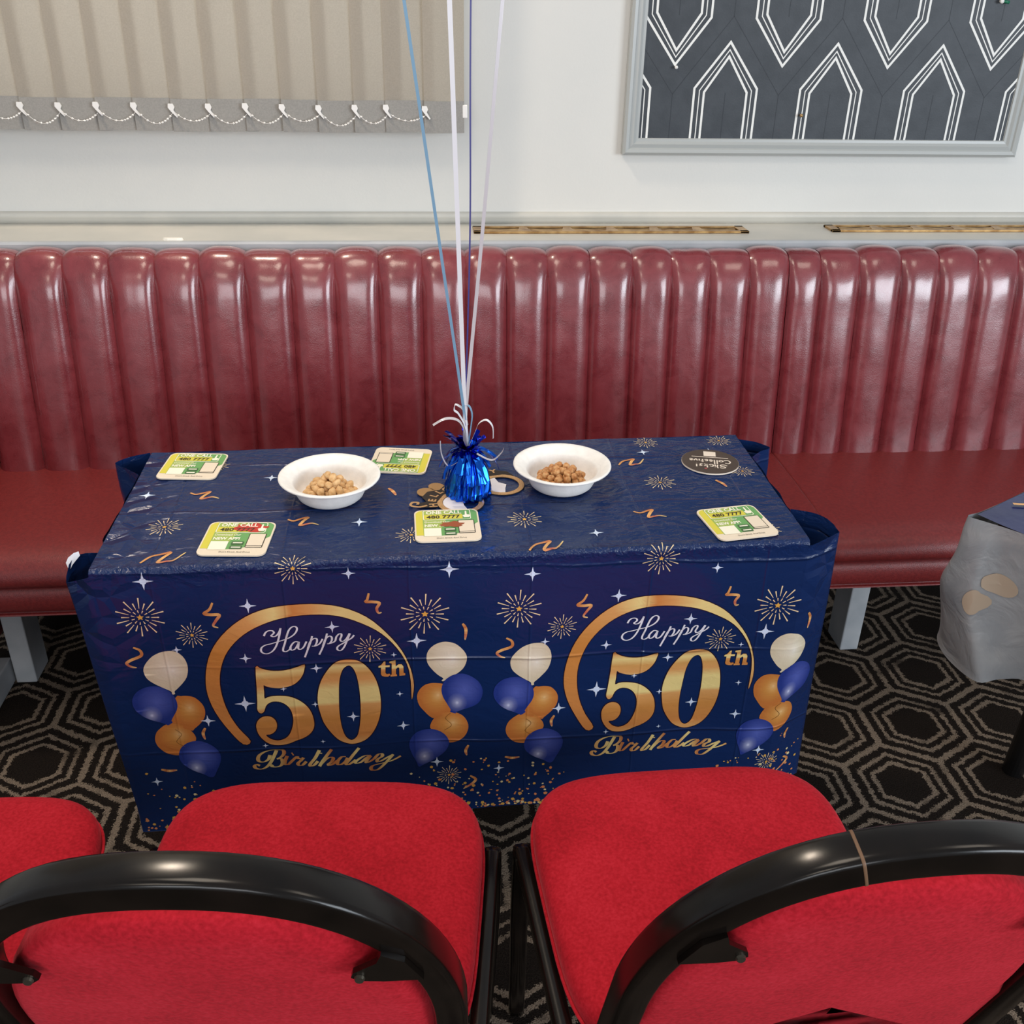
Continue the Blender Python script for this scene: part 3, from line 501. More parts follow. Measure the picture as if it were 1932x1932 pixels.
# ------------------------------------------------------------------ upholstered bench
BP = [(2.098, .395), (2.104, .43), (2.114, .50), (2.125, .58), (2.136, .66), (2.148, .74), (2.157, .80), (2.164, .838), (2.172, .862), (2.183, .880), (2.197, .888), (2.213, .890), (2.230, .888), (2.241, .878), (2.245, .86)]
BPc = catmull([(a, b, 0) for a, b in BP], 3)
def channel(x0, x1, parent, seed, end=False):
    rnd = random.Random(seed); dh = rnd.uniform(-.003, .006); bl_ = rnd.uniform(.0115, .0145); tw = rnd.uniform(-.002, .002)
    N = 14; rows = []; n = len(BPc)
    for i, p in enumerate(BPc):
        a, b = BPc[max(i-1, 0)], BPc[min(i+1, n-1)]; d = (b-a).normalized(); nr = Vector((-d.y, d.x))     # (y,z) outward = -y side
        t = i/(n-1); row = []
        up = smooth01((p.y-.8)/.1)
        for j in range(N+1):
            u = -1+2*j/N; s = abs(u)
            bul = (bl_*(1-s**3.6)-.004*(s**8))*(1-.62*up)
            w2 = .0012*noise.noise(Vector((x0*9+u*1.3, p.y*14, seed)))
            if end: bul *= .9
            row.append((x0+(x1-x0)*(j/N)+tw*math.sin(t*pi)*(1-s), p.x+nr.x*(bul+w2), p.y+nr.y*(bul+w2)+dh*up*(1-s*s)))
        rows.append(row)
    return MB().grid(rows).out('channel_panel', M['leather'], parent, smooth=True)
SEAT = [(2.15, .40), (2.15, .425), (2.12, .431), (2.0, .434), (1.88, .434), (1.79, .433), (1.745, .43), (1.715, .421), (1.697, .405), (1.690, .388), (1.691, .374), (1.70, .367), (1.72, .365)]
VAL = [(1.72, .37), (1.706, .366), (1.697, .357), (1.693, .343), (1.693, .327), (1.697, .314), (1.708, .307), (1.73, .305), (2.15, .305)]
def sweep_x(prof, x0, x1, endr, n=3, sag=0):
    P = catmull([(a, b, 0) for a, b in prof], 3); cy = sum(p.x for p in P)/len(P); cz = sum(p.y for p in P)/len(P); xs = []
    xs = [(x0, .985), (x0+endr*.3, .996), (x0+endr, 1)]+[(x0+endr+(x1-x0-2*endr)*k/40, 1) for k in range(1, 40)]+[(x1-endr, 1), (x1-endr*.3, .996), (x1, .985)]
    rows = []
    for x, k in xs:
        rows.append([(x, cy+(p.x-cy)*(k if p.x < 1.8 else 1), (cz+(p.y-cz)*k)-(sag*.004*max(0, noise.noise(Vector((x*3, p.x*5, 2)))) if p.y > .42 else 0)) for p in P])
    m = MB().grid(rows); k0 = len(rows)*len(rows[0])
    m.f.append(tuple(range(len(P)-1, -1, -1))); m.f.append(tuple(k0-len(P)+q for q in range(len(P)))); return m
def bench(x0, x1, seams, legs, label, end_panel=False):
    b = tag(empty('bench_seat', ((x0+x1)/2, 1.95, 0)), label, 'bench', 'maroon bench units along the wall')
    sweep_x(SEAT, x0, x1, .012, sag=1).out('seat_cushion', M['seat_vinyl'], b, smooth=True)
    sweep_x(VAL, x0, x1, .008).out('seat_base', M['seat_vinyl'], b, smooth=True)
    MB().box(x0, x1, 2.20, 2.243, .12, .86).out('back_board', M['dark'], b)
    for i in range(len(seams)-1): channel(seams[i], seams[i+1], b, int(seams[i]*1000), i == 0)
    for lx, wd in legs:
        MB().box(lx, lx+wd, 1.885, 1.965, 0, .31, .003).out('leg', M['leg_paint'], b)
    if end_panel:
        MB().box(-1.005, -.975, 1.70, 2.2, .07, .31, .004).out('end_panel', M['leather'], b)
        MB().box(-.975, -.93, 1.55, 1.9, 0, .062, .003).out('base_rail', M['leg_paint'], b)
        rows = []
        for k in range(25):
            y = 1.72+.40*k/24; bulge = .012*abs(math.sin(pi*k/24*4))
            rows.append([(-.93-.02-.11*((z-.4)/.5)**1+bulge*(1 if z < .86 else .3), y+.09*(z-.43), z) for z in (.40, .5, .6, .7, .8, .88, .9)])
        MB().grid(rows).out('side_wing', M['leather'], b, smooth=True)
    return b
sl = [-.9431+.0948*i for i in range(0, 18)]
seamsL = [-.943, -.8485, -.7515, -.656, -.561, -.468, -.3715, -.273, -.179, -.0845, .0107, .1065, .197, .288, .3845, .481, .570, .6585, .7495, .8395]
seamsR = [.8405, .9155, 1.0075, 1.106, 1.197, 1.291, 1.3885, 1.484, 1.58, 1.675, 1.77, 1.865, 1.96]
bench(-1.0, .8395, seamsL, [(-.925, .045)], 'long maroon channel-backed bench behind the party table', True)
bench(.8415, 1.96, seamsR, [(1.0, .045)], 'maroon channel-backed bench unit to the right of the party table')

# ------------------------------------------------------------------ party table and its plastic cloth
ZT, RR = .722, .008; AA = RR*pi/4
U0, U1, VD, VB = -.4435, .5515, -.482, .373
def yf(u): return 1.1755+.026*u-.003
def S(u, v):
    """point and normal of the sheet: u metres along the table, v metres from the front edge (v<0 hangs down)"""
    wv = .0022*math.sin(u*17+v*5)+.0018*math.sin(u*31-v*11+1) if v < 0 else 0
    wv *= smooth01(-v/.12)
    if v > AA:
        z = ZT+.0007*math.sin(u*23+v*9)*math.sin(v*31)
        return Vector((u, yf(u)+RR+(v-AA), z)), Vector((0, 0, 1))
    if v < -AA or (v <= 0 and not U0 <= u <= U1):
        ou = max(0, u-U1) if u > U1 else max(0, U0-u)
        rim = (.16*ou if u > U1 else -.5*ou)*math.exp(v/.05)
        return Vector((u, yf(u)-wv+.012*smooth01(-v/.5)+.5*ou*ou/(ou+.008), ZT-RR+(min(v, -AA)+AA)+rim)), (Vector((0, -1, 0)) if ou <= 0 else Vector((.45 if u > U1 else -.45, -.89, 0)))
    ph = (AA-v)/(2*AA)*pi/2
    return Vector((u, yf(u)+RR-RR*math.sin(ph), ZT-RR+RR*math.cos(ph))), Vector((0, -math.sin(ph), math.cos(ph)))
tb = tag(empty('party_table', (.054, 1.36, 0)), 'narrow table hidden under the blue birthday cloth', 'table')
MB().box(-.43, .53, 1.195, 1.535, .69, .7195, .006).out('table_top', M['wood'], tb)
for lx in (-.33, .44):
    MB().tube([(lx, 1.37, .69), (lx, 1.37, .05)], .03, seg=14).out('column', M['black_leg'], tb, smooth=True)
    MB().box(lx-.035, lx+.035, 1.22, 1.52, 0, .05, .008).out('foot', M['black_leg'], tb)
cl = tag(empty('party_tablecloth', (.054, 1.36, .25)), 'glossy navy 50th birthday plastic cloth draped over the narrow table', 'tablecloth')
vs, fs, uv = [], [], []
us = [U0+(U1-U0)*i/180 for i in range(181)]
vv = [VD+(-.02-VD)*j/60 for j in range(61)]+[-.014, -.010]+[-AA+2*AA*k/6 for k in range(7)]+[.010, .014]+[.02+(VB-.02)*j/60 for j in range(61)]
for v in vv:
    for u in us:
        p, n = S(u, v); p = p.copy()
        if v > AA: p.z += .0009*noise.noise(Vector((u*38, v*60, 0)))
        vs.append(p); uv.append((u, v))
m_ = len(us)
for j in range(len(vv)-1):
    for i in range(m_-1): fs.append((j*m_+i, j*m_+i+1, (j+1)*m_+i+1, (j+1)*m_+i))
def strip(ctrl, n_s, drop, rim=None, nd=30, flare=None, u_from=0):
    """hanging skirt along a plan polyline; rim(s) lifts the top edge, flare(s,d) pushes outwards"""
    P = catmull([(x, y, 0) for x, y in ctrl], n_s); k0 = len(vs); acc = 0; prev = P[0]; L = []
    for p in P: acc += (p-prev).length; L.append(acc); prev = p
    for j in range(nd+1):
        d = drop*j/nd
        for i, p in enumerate(P):
            s = i/(len(P)-1); ox = oy = 0
            if flare: ox, oy = flare(s, d)
            crum = .004*noise.noise(Vector((p.x*25, p.y*25, d*22)))
            rz = rim(s) if rim else 0
            hem = (.01*math.sin(L[i]*60)) if j == nd else 0
            vs.append((p.x+ox+crum, p.y+oy+crum, ZT-.002+rz-d*(1+rz*2)+hem)); uv.append((u_from+L[i], -d-.02))
    m = len(P)
    for j in range(nd):
        for i in range(m-1): a = k0+j*m+i; fs.append((a, a+m, a+m+1, a+1))
# ears: the front sheet runs on past both front corners, then folds back to the side
URt = lambda v: U1+.052+.02*(-v/.5)
ULt = lambda v: U0-.036*max(.15, 1+v/.52)
def ear(tip, u_edge, back, sgn):
    ks = [-.0066, -.012, -.02]+[VD+(-.03-VD)*(1-j/44) for j in range(45)]
    k0 = len(vs); n1, n2 = 12, 10
    for v in ks:
        for i in range(n1+1):
            u = u_edge+(tip(v)-u_edge)*i/n1; p, n = S(u, v); p = p.copy()
            vs.append(p); uv.append((u, v))
        tp = S(tip(v), v)[0]
        for i in range(1, n2+1):
            t = i/n2; q = tp.lerp(Vector((back[0], back[1], tp.z)), t); q.x += sgn*.014*math.sin(pi*t)+.003*noise.noise(Vector((t*5, v*20, 1))); q.y += .006*math.sin(pi*t)
            q.z += (.016 if sgn < 0 else .004)*math.sin(pi*t)*math.exp(v/.06)
            vs.append(q); uv.append((tip(v)+sgn*.08*t, v))
    m = n1+n2+1
    for j in range(len(ks)-1):
        for i in range(m-1):
            q4 = (k0+j*m+i, k0+(j+1)*m+i, k0+(j+1)*m+i+1, k0+j*m+i+1); fs.append(q4 if sgn > 0 else q4[::-1])
ear(URt, U1, (.556, 1.285), 1)
ear(ULt, U0, (-.447, 1.25), -1)
strip([(.556, 1.285), (.556, 1.40), (.556, 1.48)], 6, .47, u_from=.8)
strip([(.556, 1.48), (.58, 1.505), (.598, 1.515), (.600, 1.525), (.585, 1.545), (.553, 1.558)], 6, .30, rim=lambda s: -.004, flare=lambda s, d: (.03*d*math.sin(pi*s), -.03*d*math.sin(pi*s)), u_from=.95)
strip([(-.447, 1.25), (-.447, 1.36), (-.447, 1.455)], 6, .47, u_from=-.2)
strip([(-.447, 1.455), (-.468, 1.475), (-.488, 1.495), (-.490, 1.505), (-.475, 1.522), (-.445, 1.538)], 6, .30, rim=lambda s: .002, flare=lambda s, d: (-.03*d*math.sin(pi*s), 0), u_from=-.1)
# back
k0 = len(vs); bs = [(-.445+.998*i/40) for i in range(41)]
for j in range(9):
    for u in bs: vs.append((u, yf(u)+RR+VB-AA+.003+(0 if j else -.003), ZT-.03*j)); uv.append((u, VB+.03*j))
for j in range(8):
    for i in range(40): a = k0+j*41+i; fs.append((a, a+41, a+42, a+1))
sheet = build('plastic_sheet', vs, fs, M['film'], cl, smooth=True)
ul = sheet.data.uv_layers.new(name='sheet')
for lp in sheet.data.loops: ul.data[lp.index].uv = uv[lp.vertex_index]
# torn edge of the film at the front left corner
mb = MB(); tn = [(-.484, 1.204, .702), (-.488, 1.210, .708), (-.485, 1.214, .714), (-.478, 1.217, .719), (-.472, 1.220, .720), (-.470, 1.217, .715), (-.475, 1.213, .710), (-.479, 1.207, .706), (-.481, 1.203, .702)]
mb.add(tn, [tuple(range(len(tn)))]); mb.out('torn_flap', M['print_white'], cl)

# ---- printed artwork: flat ink laid on the sheet
def decal(name, polys, mt, off, parent=None, tag_grad=True):
    """polys: list of (outer2d, holes, gradfn) in sheet metres"""
    bm = bmesh.new(); gl = bm.loops.layers.uv.new('grad')
    for outer, holes, g in polys:
        loops = [[Vector((a, b, 0)) for a, b in outer]]+[[Vector((a, b, 0)) for a, b in h] for h in holes]
        flat = [p for l in loops for p in l]; bv = [bm.verts.new(p) for p in flat]
        for tri in tessellate_polygon(loops):
            a, b, c = (flat[i] for i in tri); ar = (b-a).cross(c-a).z
            if abs(ar) < 1e-12: continue
            t3 = tri if ar > 0 else (tri[0], tri[2], tri[1])
            try: f = bm.faces.new([bv[i] for i in t3])
            except ValueError: continue
            for lp in f.loops: lp[gl].uv = g(lp.vert.co.x, lp.vert.co.y) if g else (0, 0)
    lo = min(v.co.y for v in bm.verts); hi = max(v.co.y for v in bm.verts); xl = min(v.co.x for v in bm.verts); xh = max(v.co.x for v in bm.verts)
    cuts = [c for c in [-AA+2*AA*k/6 for k in range(7)] if lo < c < hi]
    k = math.floor(lo/.025)
    while k*.025 < hi:
        if lo < k*.025 < hi: cuts.append(k*.025)
        k += 1
    for c in cuts: bmesh.ops.bisect_plane(bm, geom=bm.verts[:]+bm.edges[:]+bm.faces[:], plane_co=(0, c, 0), plane_no=(0, 1, 0))
    for c in (U0-.02, U0-.01, U0, U1, U1+.004, U1+.008, U1+.014, U1+.024):
        if xl < c < xh: bmesh.ops.bisect_plane(bm, geom=bm.verts[:]+bm.edges[:]+bm.faces[:], plane_co=(c, 0, 0), plane_no=(1, 0, 0))
    k = math.floor(xl/.02)
    while k*.02 < xh:
        if xl < k*.02 < xh: bmesh.ops.bisect_plane(bm, geom=bm.verts[:]+bm.edges[:]+bm.faces[:], plane_co=(k*.02, 0, 0), plane_no=(1, 0, 0))
        k += 1
    sl_ = bm.loops.layers.uv.new('sheet')
    gl = bm.loops.layers.uv['grad']
    for f in bm.faces:
        for lp in f.loops: lp[sl_].uv = (lp.vert.co.x, lp.vert.co.y)
    o0 = origin_of(cl)
    for v in bm.verts:
        p, n = S(v.co.x, v.co.y); p = p+n*off
        if v.co.y > AA: p.z += .0009*noise.noise(Vector((v.co.x*38, v.co.y*60, 0)))
        v.co = p-o0
    me = bpy.data.meshes.new(name); bm.to_mesh(me); bm.free(); me.shade_smooth()
    return link(name, me, mt, cl)
def stroke(pts, w0, closed=False, n=5, wf=None):
    P = catmull([(a, b, 0) for a, b in pts], n); L = []; R = []; N = len(P)
    for i, p in enumerate(P):
        d = (P[min(i+1, N-1)]-P[max(i-1, 0)])
        d = d.normalized() if d.length > 1e-9 else Vector((1, 0, 0)); nn = Vector((-d.y, d.x, 0))
        w = wf(i/(N-1), d) if wf else w0
        L.append((p.x+nn.x*w/2, p.y+nn.y*w/2)); R.append((p.x-nn.x*w/2, p.y-nn.y*w/2))
    return [[L[i], R[i], R[i+1], L[i+1]] for i in range(N-1)]
OFFS = [(0, 0), (.5206, -.0157)]
mm = lambda pts, o: [(a/1000+o[0], b/1000+o[1]) for a, b in pts]
def grow(pts, k):
    """offset an outline outwards by k"""
    n = len(pts); ar = sum(pts[i][0]*pts[(i+1) % n][1]-pts[(i+1) % n][0]*pts[i][1] for i in range(n)); sg = 1 if ar < 0 else -1; o = []
    for i in range(n):
        a, b = Vector(pts[i-1]), Vector(pts[(i+1) % n]); d = (b-a)
        d = d.normalized() if d.length > 1e-9 else Vector((1, 0)); o.append((pts[i][0]-d.y*k*sg, pts[i][1]+d.x*k*sg))
    return o
def sm(pts, n=3): return [(p.x, p.y) for p in catmull([(a, b, 0) for a, b in pts], n, True)]
D = {k: [] for k in ('num', 'halo', 'ring', 'happy', 'script', 'w', 'o', 'b', 'spark', 'core', 'star', 'curl', 'string', 'fA', 'fB', 'fC', 'glow')}
PC = {k: [] for k in ('spark', 'core', 'curl', 'string')}
def firework(cx, cy, r):
    n0 = len(D['spark'])
    for i in range(20):
        a = 2*pi*(i+.5)/20+.1
        lo, hi = (.46, .98) if i % 2 == 0 else (.42, .74)
        pr = Vector((-math.sin(a), math.cos(a)))*r*.022; d = Vector((math.cos(a), math.sin(a)*.97))
        D['spark'].append(([tuple(Vector((cx, cy))+d*r*lo+pr*.5), tuple(Vector((cx, cy))+d*r*lo-pr*.5), tuple(Vector((cx, cy))+d*r*hi-pr*1.3), tuple(Vector((cx, cy))+d*r*hi+pr*1.3)], [], None))
    for i in range(11):
        a = 2*pi*i/11; pr = Vector((-math.sin(a), math.cos(a)))*r*.02; d = Vector((math.cos(a), math.sin(a)))
        D['spark'].append(([tuple(Vector((cx, cy))+d*r*.22+pr*.5), tuple(Vector((cx, cy))+d*r*.22-pr*.5), tuple(Vector((cx, cy))+d*r*.36-pr*1.3), tuple(Vector((cx, cy))+d*r*.36+pr*1.3)], [], None))
    D['core'].append(([(cx+r*(.15 if i % 2 == 0 else .075)*math.cos(pi*i/5+.3), cy+r*(.15 if i % 2 == 0 else .075)*math.sin(pi*i/5+.3)) for i in range(10)], [], None))
    PC['spark'].append((n0, len(D['spark']))); PC['core'].append((len(D['core'])-1, len(D['core'])))
def star(cx, cy, r):
    pts = []
    for i in range(16):
        a = pi*i/8; q = (1, .38, .42, .38)[i % 4]*r
        if i % 4 == 0: q = r
        elif i % 4 == 2: q = r*.36
        else: q = r*.34
        pts.append((cx+q*math.cos(a), cy+q*math.sin(a)))
    D['star'].append((pts, [], None))
def curl(pts, w):
    n0 = len(D['curl'])
    P = stroke(pts, w, wf=lambda t, d: w*(.35+1.0*math.sin(pi*min(1, t*.92+.08))**.6)); n = len(P)
    for i, q in enumerate(P): D['curl'].append((q, [], (lambda t: (lambda x, y: (t, 0)))(i/n)))
    PC['curl'].append((n0, len(D['curl'])))
for o in OFFS:
    five = sm(mm(FIVE, o), 2); zo = sm(mm(ZERO_O, o)); zi = sm(mm(ZERO_I, o)); th1 = mm(T_, o); th2 = mm(H_, o); rg = sm(mm(RING, o), 3)
    y0 = min(p[1] for p in five); y1 = max(p[1] for p in zo)
    gv = lambda x, y, y0=y0, y1=y1: (0, (y-y0)/(y1-y0))
    D['num'] += [(five, [], gv), (zo, [zi], gv)]
    ty0 = min(p[1] for p in th2); ty1 = max(p[1] for p in th2); gt = lambda x, y, a=ty0, b=ty1: (0, (y-a)/(b-a))
    D['num'] += [(th1, [], gt), (th2, [], gt)]
    D['halo'] += [(grow(five, .0016), [], None), (grow(zo, .0016), [grow(zi, -.0012)], None), (grow(rg, .0014), [], None), (grow(th1, .0008), [], None), (grow(th2, .0008), [], None)]
    cx = sum(p[0] for p in rg)/len(rg); cy = sum(p[1] for p in rg)/len(rg)
    D['ring'].append((rg, [], lambda x, y, cx=cx, cy=cy: (min(1, max(0, ((-math.atan2(y-cy, x-cx)+pi*1.35) % (2*pi))/(2*pi)/.82-.05)), 0)))
    for st in HAPPY:
        D['happy'] += [(q, [], None) for q in stroke(mm(st, o), .0016, wf=lambda t, d: .0014+.0019*max(0, abs(d.y)-.25))]
    bx0 = min(p[0] for s in BIRTHDAY for p in s)/1000+o[0]; bx1 = max(p[0] for s in BIRTHDAY for p in s)/1000+o[0]
    for st in BIRTHDAY:
        thickk = .0062 if len(st) == 2 and abs(st[0][0]-st[1][0]) < 6 else None
        for q in stroke(mm(st, o), .002, wf=(lambda t, d: thickk) if thickk else (lambda t, d: .0016+.0052*max(0, abs(d.y)-.2))): D['script'].append((q, [], lambda x, y, a=bx0, b=bx1: ((x-a)/(b-a), 0)))
    for kk, pts in BALLOONS:
        P = sm(mm(pts, o), 3); xs = [p[0] for p in P]; ys = [p[1] for p in P]; ax, ay, hx, hy = (min(xs)+max(xs))/2, (min(ys)+max(ys))/2, (max(xs)-min(xs))/2, (max(ys)-min(ys))/2
        D[kk].append((P, [], lambda x, y, ax=ax, ay=ay, hx=hx, hy=hy: ((x-ax)/hx, (y-ay)/hy)))
    for a, b, r in FIREWORKS: firework(a/1000+o[0], b/1000+o[1], r/1000*.84)
    for a, b, r in STARS: star(a/1000+o[0], b/1000+o[1], r/1000*.8)
    for c in CURLS: curl(mm(c, o), .0034)
    for base in ((-.372, -.292), (.0335, -.292)):
        sx = 1 if base[0] < -.2 else -1; x, y = base
        n0 = len(D['string']); D['string'] += [(q, [], None) for q in stroke([(x+o[0], y+o[1]+.012), (x+sx*.008+o[0], y+o[1]+.002), (x-sx*.001+o[0], y+o[1]-.012), (x+sx*.010+o[0], y+o[1]-.022)], .0007)]; PC['string'].append((n0, len(D['string'])))
# confetti flecks gathered along the hem
rnd = random.Random(3)
for i in range(900):
    u = rnd.uniform(U0+.004, .61); h = rnd.random()**2.6*.12*(.55+.45*math.sin(u*12+.6)); v = VD+.004+h
    r = rnd.uniform(.0012, .0042)*(1.1-h*3); a0 = rnd.uniform(0, 6)
    D[rnd.choice(('fA', 'fA', 'fB', 'fB', 'fC'))].append(([(u+r*rnd.uniform(.6, 1)*math.cos(a0+k*pi/2.5), v+r*rnd.uniform(.6, 1)*math.sin(a0+k*pi/2.5)) for k in range(5)], [], None))
# the print scattered over the table top and the upper front
yv = lambda x, y: y-(yf(x)+RR-AA)
for x, y, r in ((-.369, 1.278, .026), (-.178, 1.163, .026), (-.018, 1.235, .024), (.148, 1.273, .027), (.376, 1.383, .026), (.334, 1.166, .028), (.520, 1.415, .020), (-.330, 1.48, .022), (.385, 1.545, .022), (.515, 1.547, .022), (.500, 1.222, .020)):
    firework(x, min(yv(x, y), VB-r), r)
for x, y, r in ((-.416, 1.38, .013), (-.237, 1.43, .012), (-.093, 1.276, .012), (.247, 1.226, .011), (.372, 1.496, .011), (.487, 1.495, .013)): star(x, yv(x, y), r)
for x, z, r in ((-.3756, .704, .014), (-.1043, .7021, .010), (.0336, .7017, .014), (.1504, .6878, .012), (.4181, .6844, .009)): star(x, z-.722+.0017, r)
for (x, y, s, fl) in ((-.331, 1.375, 1, 1), (-.175, 1.283, 1, 1), (-.354, 1.192, 1.2, -1), (.344, 1.46, 1, -1), (.336, 1.279, 1, 1), (.17, 1.194, 1.1, -1)):
    q = yv(x, y); curl([(x-.022*s, q+.010*s*fl), (x-.013*s, q+.004*s), (x-.002*s, q+.009*s), (x+.007*s, q+.012*s), (x+.001*s, q+.001*s), (x-.003*s, q-.010*s), (x+.006*s, q-.008*s), (x+.014*s, q-.006*s), (x+.024*s, q-.011*s*fl)], .0036)
for (x, y) in ((-.047, 1.372), (.473, 1.374)):
    q = yv(x, y); curl([(x-.006, q+.012), (x+.001, q+.002), (x+.006, q-.012)], .004)
for key, nm, mt, off in (('halo', 'dark_outline_print', 'print_halo', .0003), ('spark', 'firework_ray_print', 'print_spark', .00045), ('core', 'firework_core_print', 'print_sparkdot', .0005), ('star', 'sparkle_print', 'print_star', .0008), ('curl', 'streamer_print', 'print_curl', .0006),
                         ('w', 'ivory_balloon_print', 'bal_w', .0004), ('o', 'gold_balloon_print', 'bal_o', .0005), ('b', 'blue_balloon_print', 'bal_b', .00065), ('string', 'balloon_string_print', 'print_string', .0008),
                         ('ring', 'gold_ring_print', 'gold_ring', .0005), ('num', 'gold_number_print', 'gold_number', .0006), ('happy', 'happy_lettering', 'print_white', .0008), ('script', 'birthday_lettering', 'gold_script', .0006),
                         ('fA', 'gold_fleck_print', 'print_fleckA', .0005), ('fB', 'copper_fleck_print', 'print_fleckB', .0006), ('fC', 'pale_fleck_print', 'print_fleckC', .0007)):
    if key in ('num', 'ring', 'halo', 'w', 'o', 'b', 'star'):
        for piece in D[key]: decal(nm, [piece], M[mt], off)
    elif key in ('spark', 'core', 'curl', 'string'):
        for piece in PC[key]: decal(nm, D[key][piece[0]:piece[1]], M[mt], off)['kind'] = 'stuff'
    else: decal(nm, D[key], M[mt], off)['kind'] = 'stuff'
# ------------------------------------------------------------------ text helper (built-in font)
def text2d(body, size, bold=0, width=None):
    c = bpy.data.curves.new('t', 'FONT'); c.body = body; c.size = size; c.offset = bold; c.align_x = 'CENTER'; c.resolution_u = 2
    o = bpy.data.objects.new('t', c); COL.objects.link(o)
    dg = bpy.context.evaluated_depsgraph_get(); me = o.evaluated_get(dg).to_mesh()
    vs = [(v.co.x, v.co.y) for v in me.vertices]; fs = [tuple(p.vertices) for p in me.polygons]
    bpy.data.objects.remove(o); bpy.data.curves.remove(c)
    x0 = min(v[0] for v in vs); x1 = max(v[0] for v in vs); y0 = min(v[1] for v in vs); y1 = max(v[1] for v in vs)
    k = (width/(x1-x0)) if width else 1
    return [((x-(x0+x1)/2)*k, y-y0) for x, y in vs], fs
def place(mb, tv, x, y, z, ang=0):
    vs, fs = tv; c, s = math.cos(ang), math.sin(ang)
    return mb.add([(x+a*c-b*s, y+a*s+b*c, z) for a, b in vs], fs)
def poly(mb, pts, z): return mb.add([(a, b, z) for a, b in pts], [tuple(range(len(pts)))])
def rrect(x0, x1, y0, y1, r, n=5):
    o = []
    for cx, cy, a in ((x1-r, y1-r, 0), (x0+r, y1-r, 90), (x0+r, y0+r, 180), (x1-r, y0+r, 270)):
        for k in range(n+1):
            t = math.radians(a+90*k/n); o.append((cx+r*math.cos(t), cy+r*math.sin(t)))
    return o
def slab(pts, z0, z1):
    n = len(pts); return MB().add([(a, b, z0) for a, b in pts]+[(a, b, z1) for a, b in pts], [tuple(range(n-1, -1, -1)), tuple(range(n, 2*n))]+[(i, (i+1) % n, n+(i+1) % n, n+i) for i in range(n)])
# ------------------------------------------------------------------ taxi coasters
K = .047
sc = lambda pts: [(a*K, b*K) for a, b in pts]
def coaster(x, y, ang, label, stain=None):
    r = tag(empty('square_coaster', (x, y, ZT+.0012), ang), label, 'coaster', 'square card coasters on the party table')
    H0 = .0022
    slab(rrect(-K, K, -K, K, .011), 0, H0).out('card', M['cream'], r, world=False)
    e = .00012
    p = MB(); poly(p, sc([(-.74, .95), (.8, .95), (.9, .88), (.955, .78), (.955, .12), (.75, -.12), (.5, -.45), (.15, -.62), (-.2, -.67), (-.74, -.67)]), H0+e); p.out('green_print', M['c_grn'], r, world=False)
    p = MB(); poly(p, sc([(-.72, .93), (.2, .93), (-.1, .1), (-.3, -.66), (-.74, -.66)]), H0+2*e); p.out('lime_print', M['c_lime'], r, world=False)
    p = MB(); poly(p, sc([(-.955, -.62), (-.74, -.62), (-.74, .95), (-.85, .92), (-.93, .83), (-.955, .75)]), H0+2*e); poly(p, sc([(-.7, .37), (.5, .37), (.5, .66), (-.7, .66)]), H0+3*e); p.out('yellow_print', M['c_yel'], r, world=False)
    p = MB(); o1 = sc(rrect(-.73, .76, .31, .94, .08)); i1 = sc(rrect(-.705, .735, .335, .915, .06)); n = len(o1)
    p.add([(a, b, H0+4*e) for a, b in o1+i1], [(i, (i+1) % n, n+(i+1) % n, n+i) for i in range(n)])
    place(p, text2d('ONE CALL', .0135, .0004, .052), -.08*K, .68*K, H0+5*e)
    place(p, text2d('Download Our', .0075, .0001, .036), -.3*K, .12*K, H0+5*e); place(p, text2d('NEW APP!', .0105, .0004, .037), -.3*K, -.13*K, H0+5*e)
    poly(p, sc(rrect(-.72, -.2, -.7, -.2, .02)), H0+4*e)
    for yy in (-.36, -.62): poly(p, sc(rrect(-.06, .22, yy+.03, yy+.09, .02)), H0+6*e)
    # pointing hand
    poly(p, sc([(.55, .42), (.7, .42), (.74, .52), (.72, .6), (.64, .62), (.64, .84), (.59, .84), (.58, .6), (.5, .56)]), H0+5*e)
    p.out('white_lettering', M['c_white'], r, world=False)
    p = MB(); place(p, text2d('480 7777', .0125, .0003, .049), -.1*K, .40*K, H0+6*e); place(p, text2d("Don't Drink And Drive", .0048, 0, .042), .1*K, -.86*K, H0+5*e)
    poly(p, sc(rrect(.33, .84, -.56, .26, .04)), H0+4*e); p.out('dark_lettering', M['c_blk'], r, world=False)
    p = MB(); poly(p, sc(rrect(-.1, .26, -.42, -.22, .03)), H0+5*e); poly(p, sc(rrect(-.1, .26, -.66, -.47, .03)), H0+5*e); p.out('app_badge_print', M['c_dgrn'], r, world=False)
    p = MB(); poly(p, sc(rrect(.355, .815, -.45, .235, .02)), H0+5*e); poly(p, sc(rrect(.355, .815, -.535, -.475, .02)), H0+5*e); p.out('phone_picture', M['cream'], r, world=False)
    if stain:
        p = MB(); k, cx, cy, sx, sy = stain
        q = [(cx+sx*math.cos(2*pi*i/18)*(1+.2*math.sin(i*2.1)), cy+sy*math.sin(2*pi*i/18)*(1+.25*math.cos(i*1.7))) for i in range(18)]
        poly(p, sc(q), H0+4.5*e if k == 'c_red' else H0+7*e); p.out('stain', M[k], r, world=False)
    return r
R_ = math.radians
coaster(-.366, 1.476, R_(-5), 'green and yellow square coaster at the table\'s back left corner')
coaster(-.2605, 1.235, R_(-4), 'green and yellow square coaster with a red smear near the front left edge', ('c_red', .28, .62, .5, .26))
coaster(.034, 1.257, R_(1), 'green and yellow square coaster with a brown mark, front centre of the table', ('c_brn', .15, .0, .36, .17))
coaster(.459, 1.242, R_(9), 'green and yellow square coaster near the table\'s front right corner')
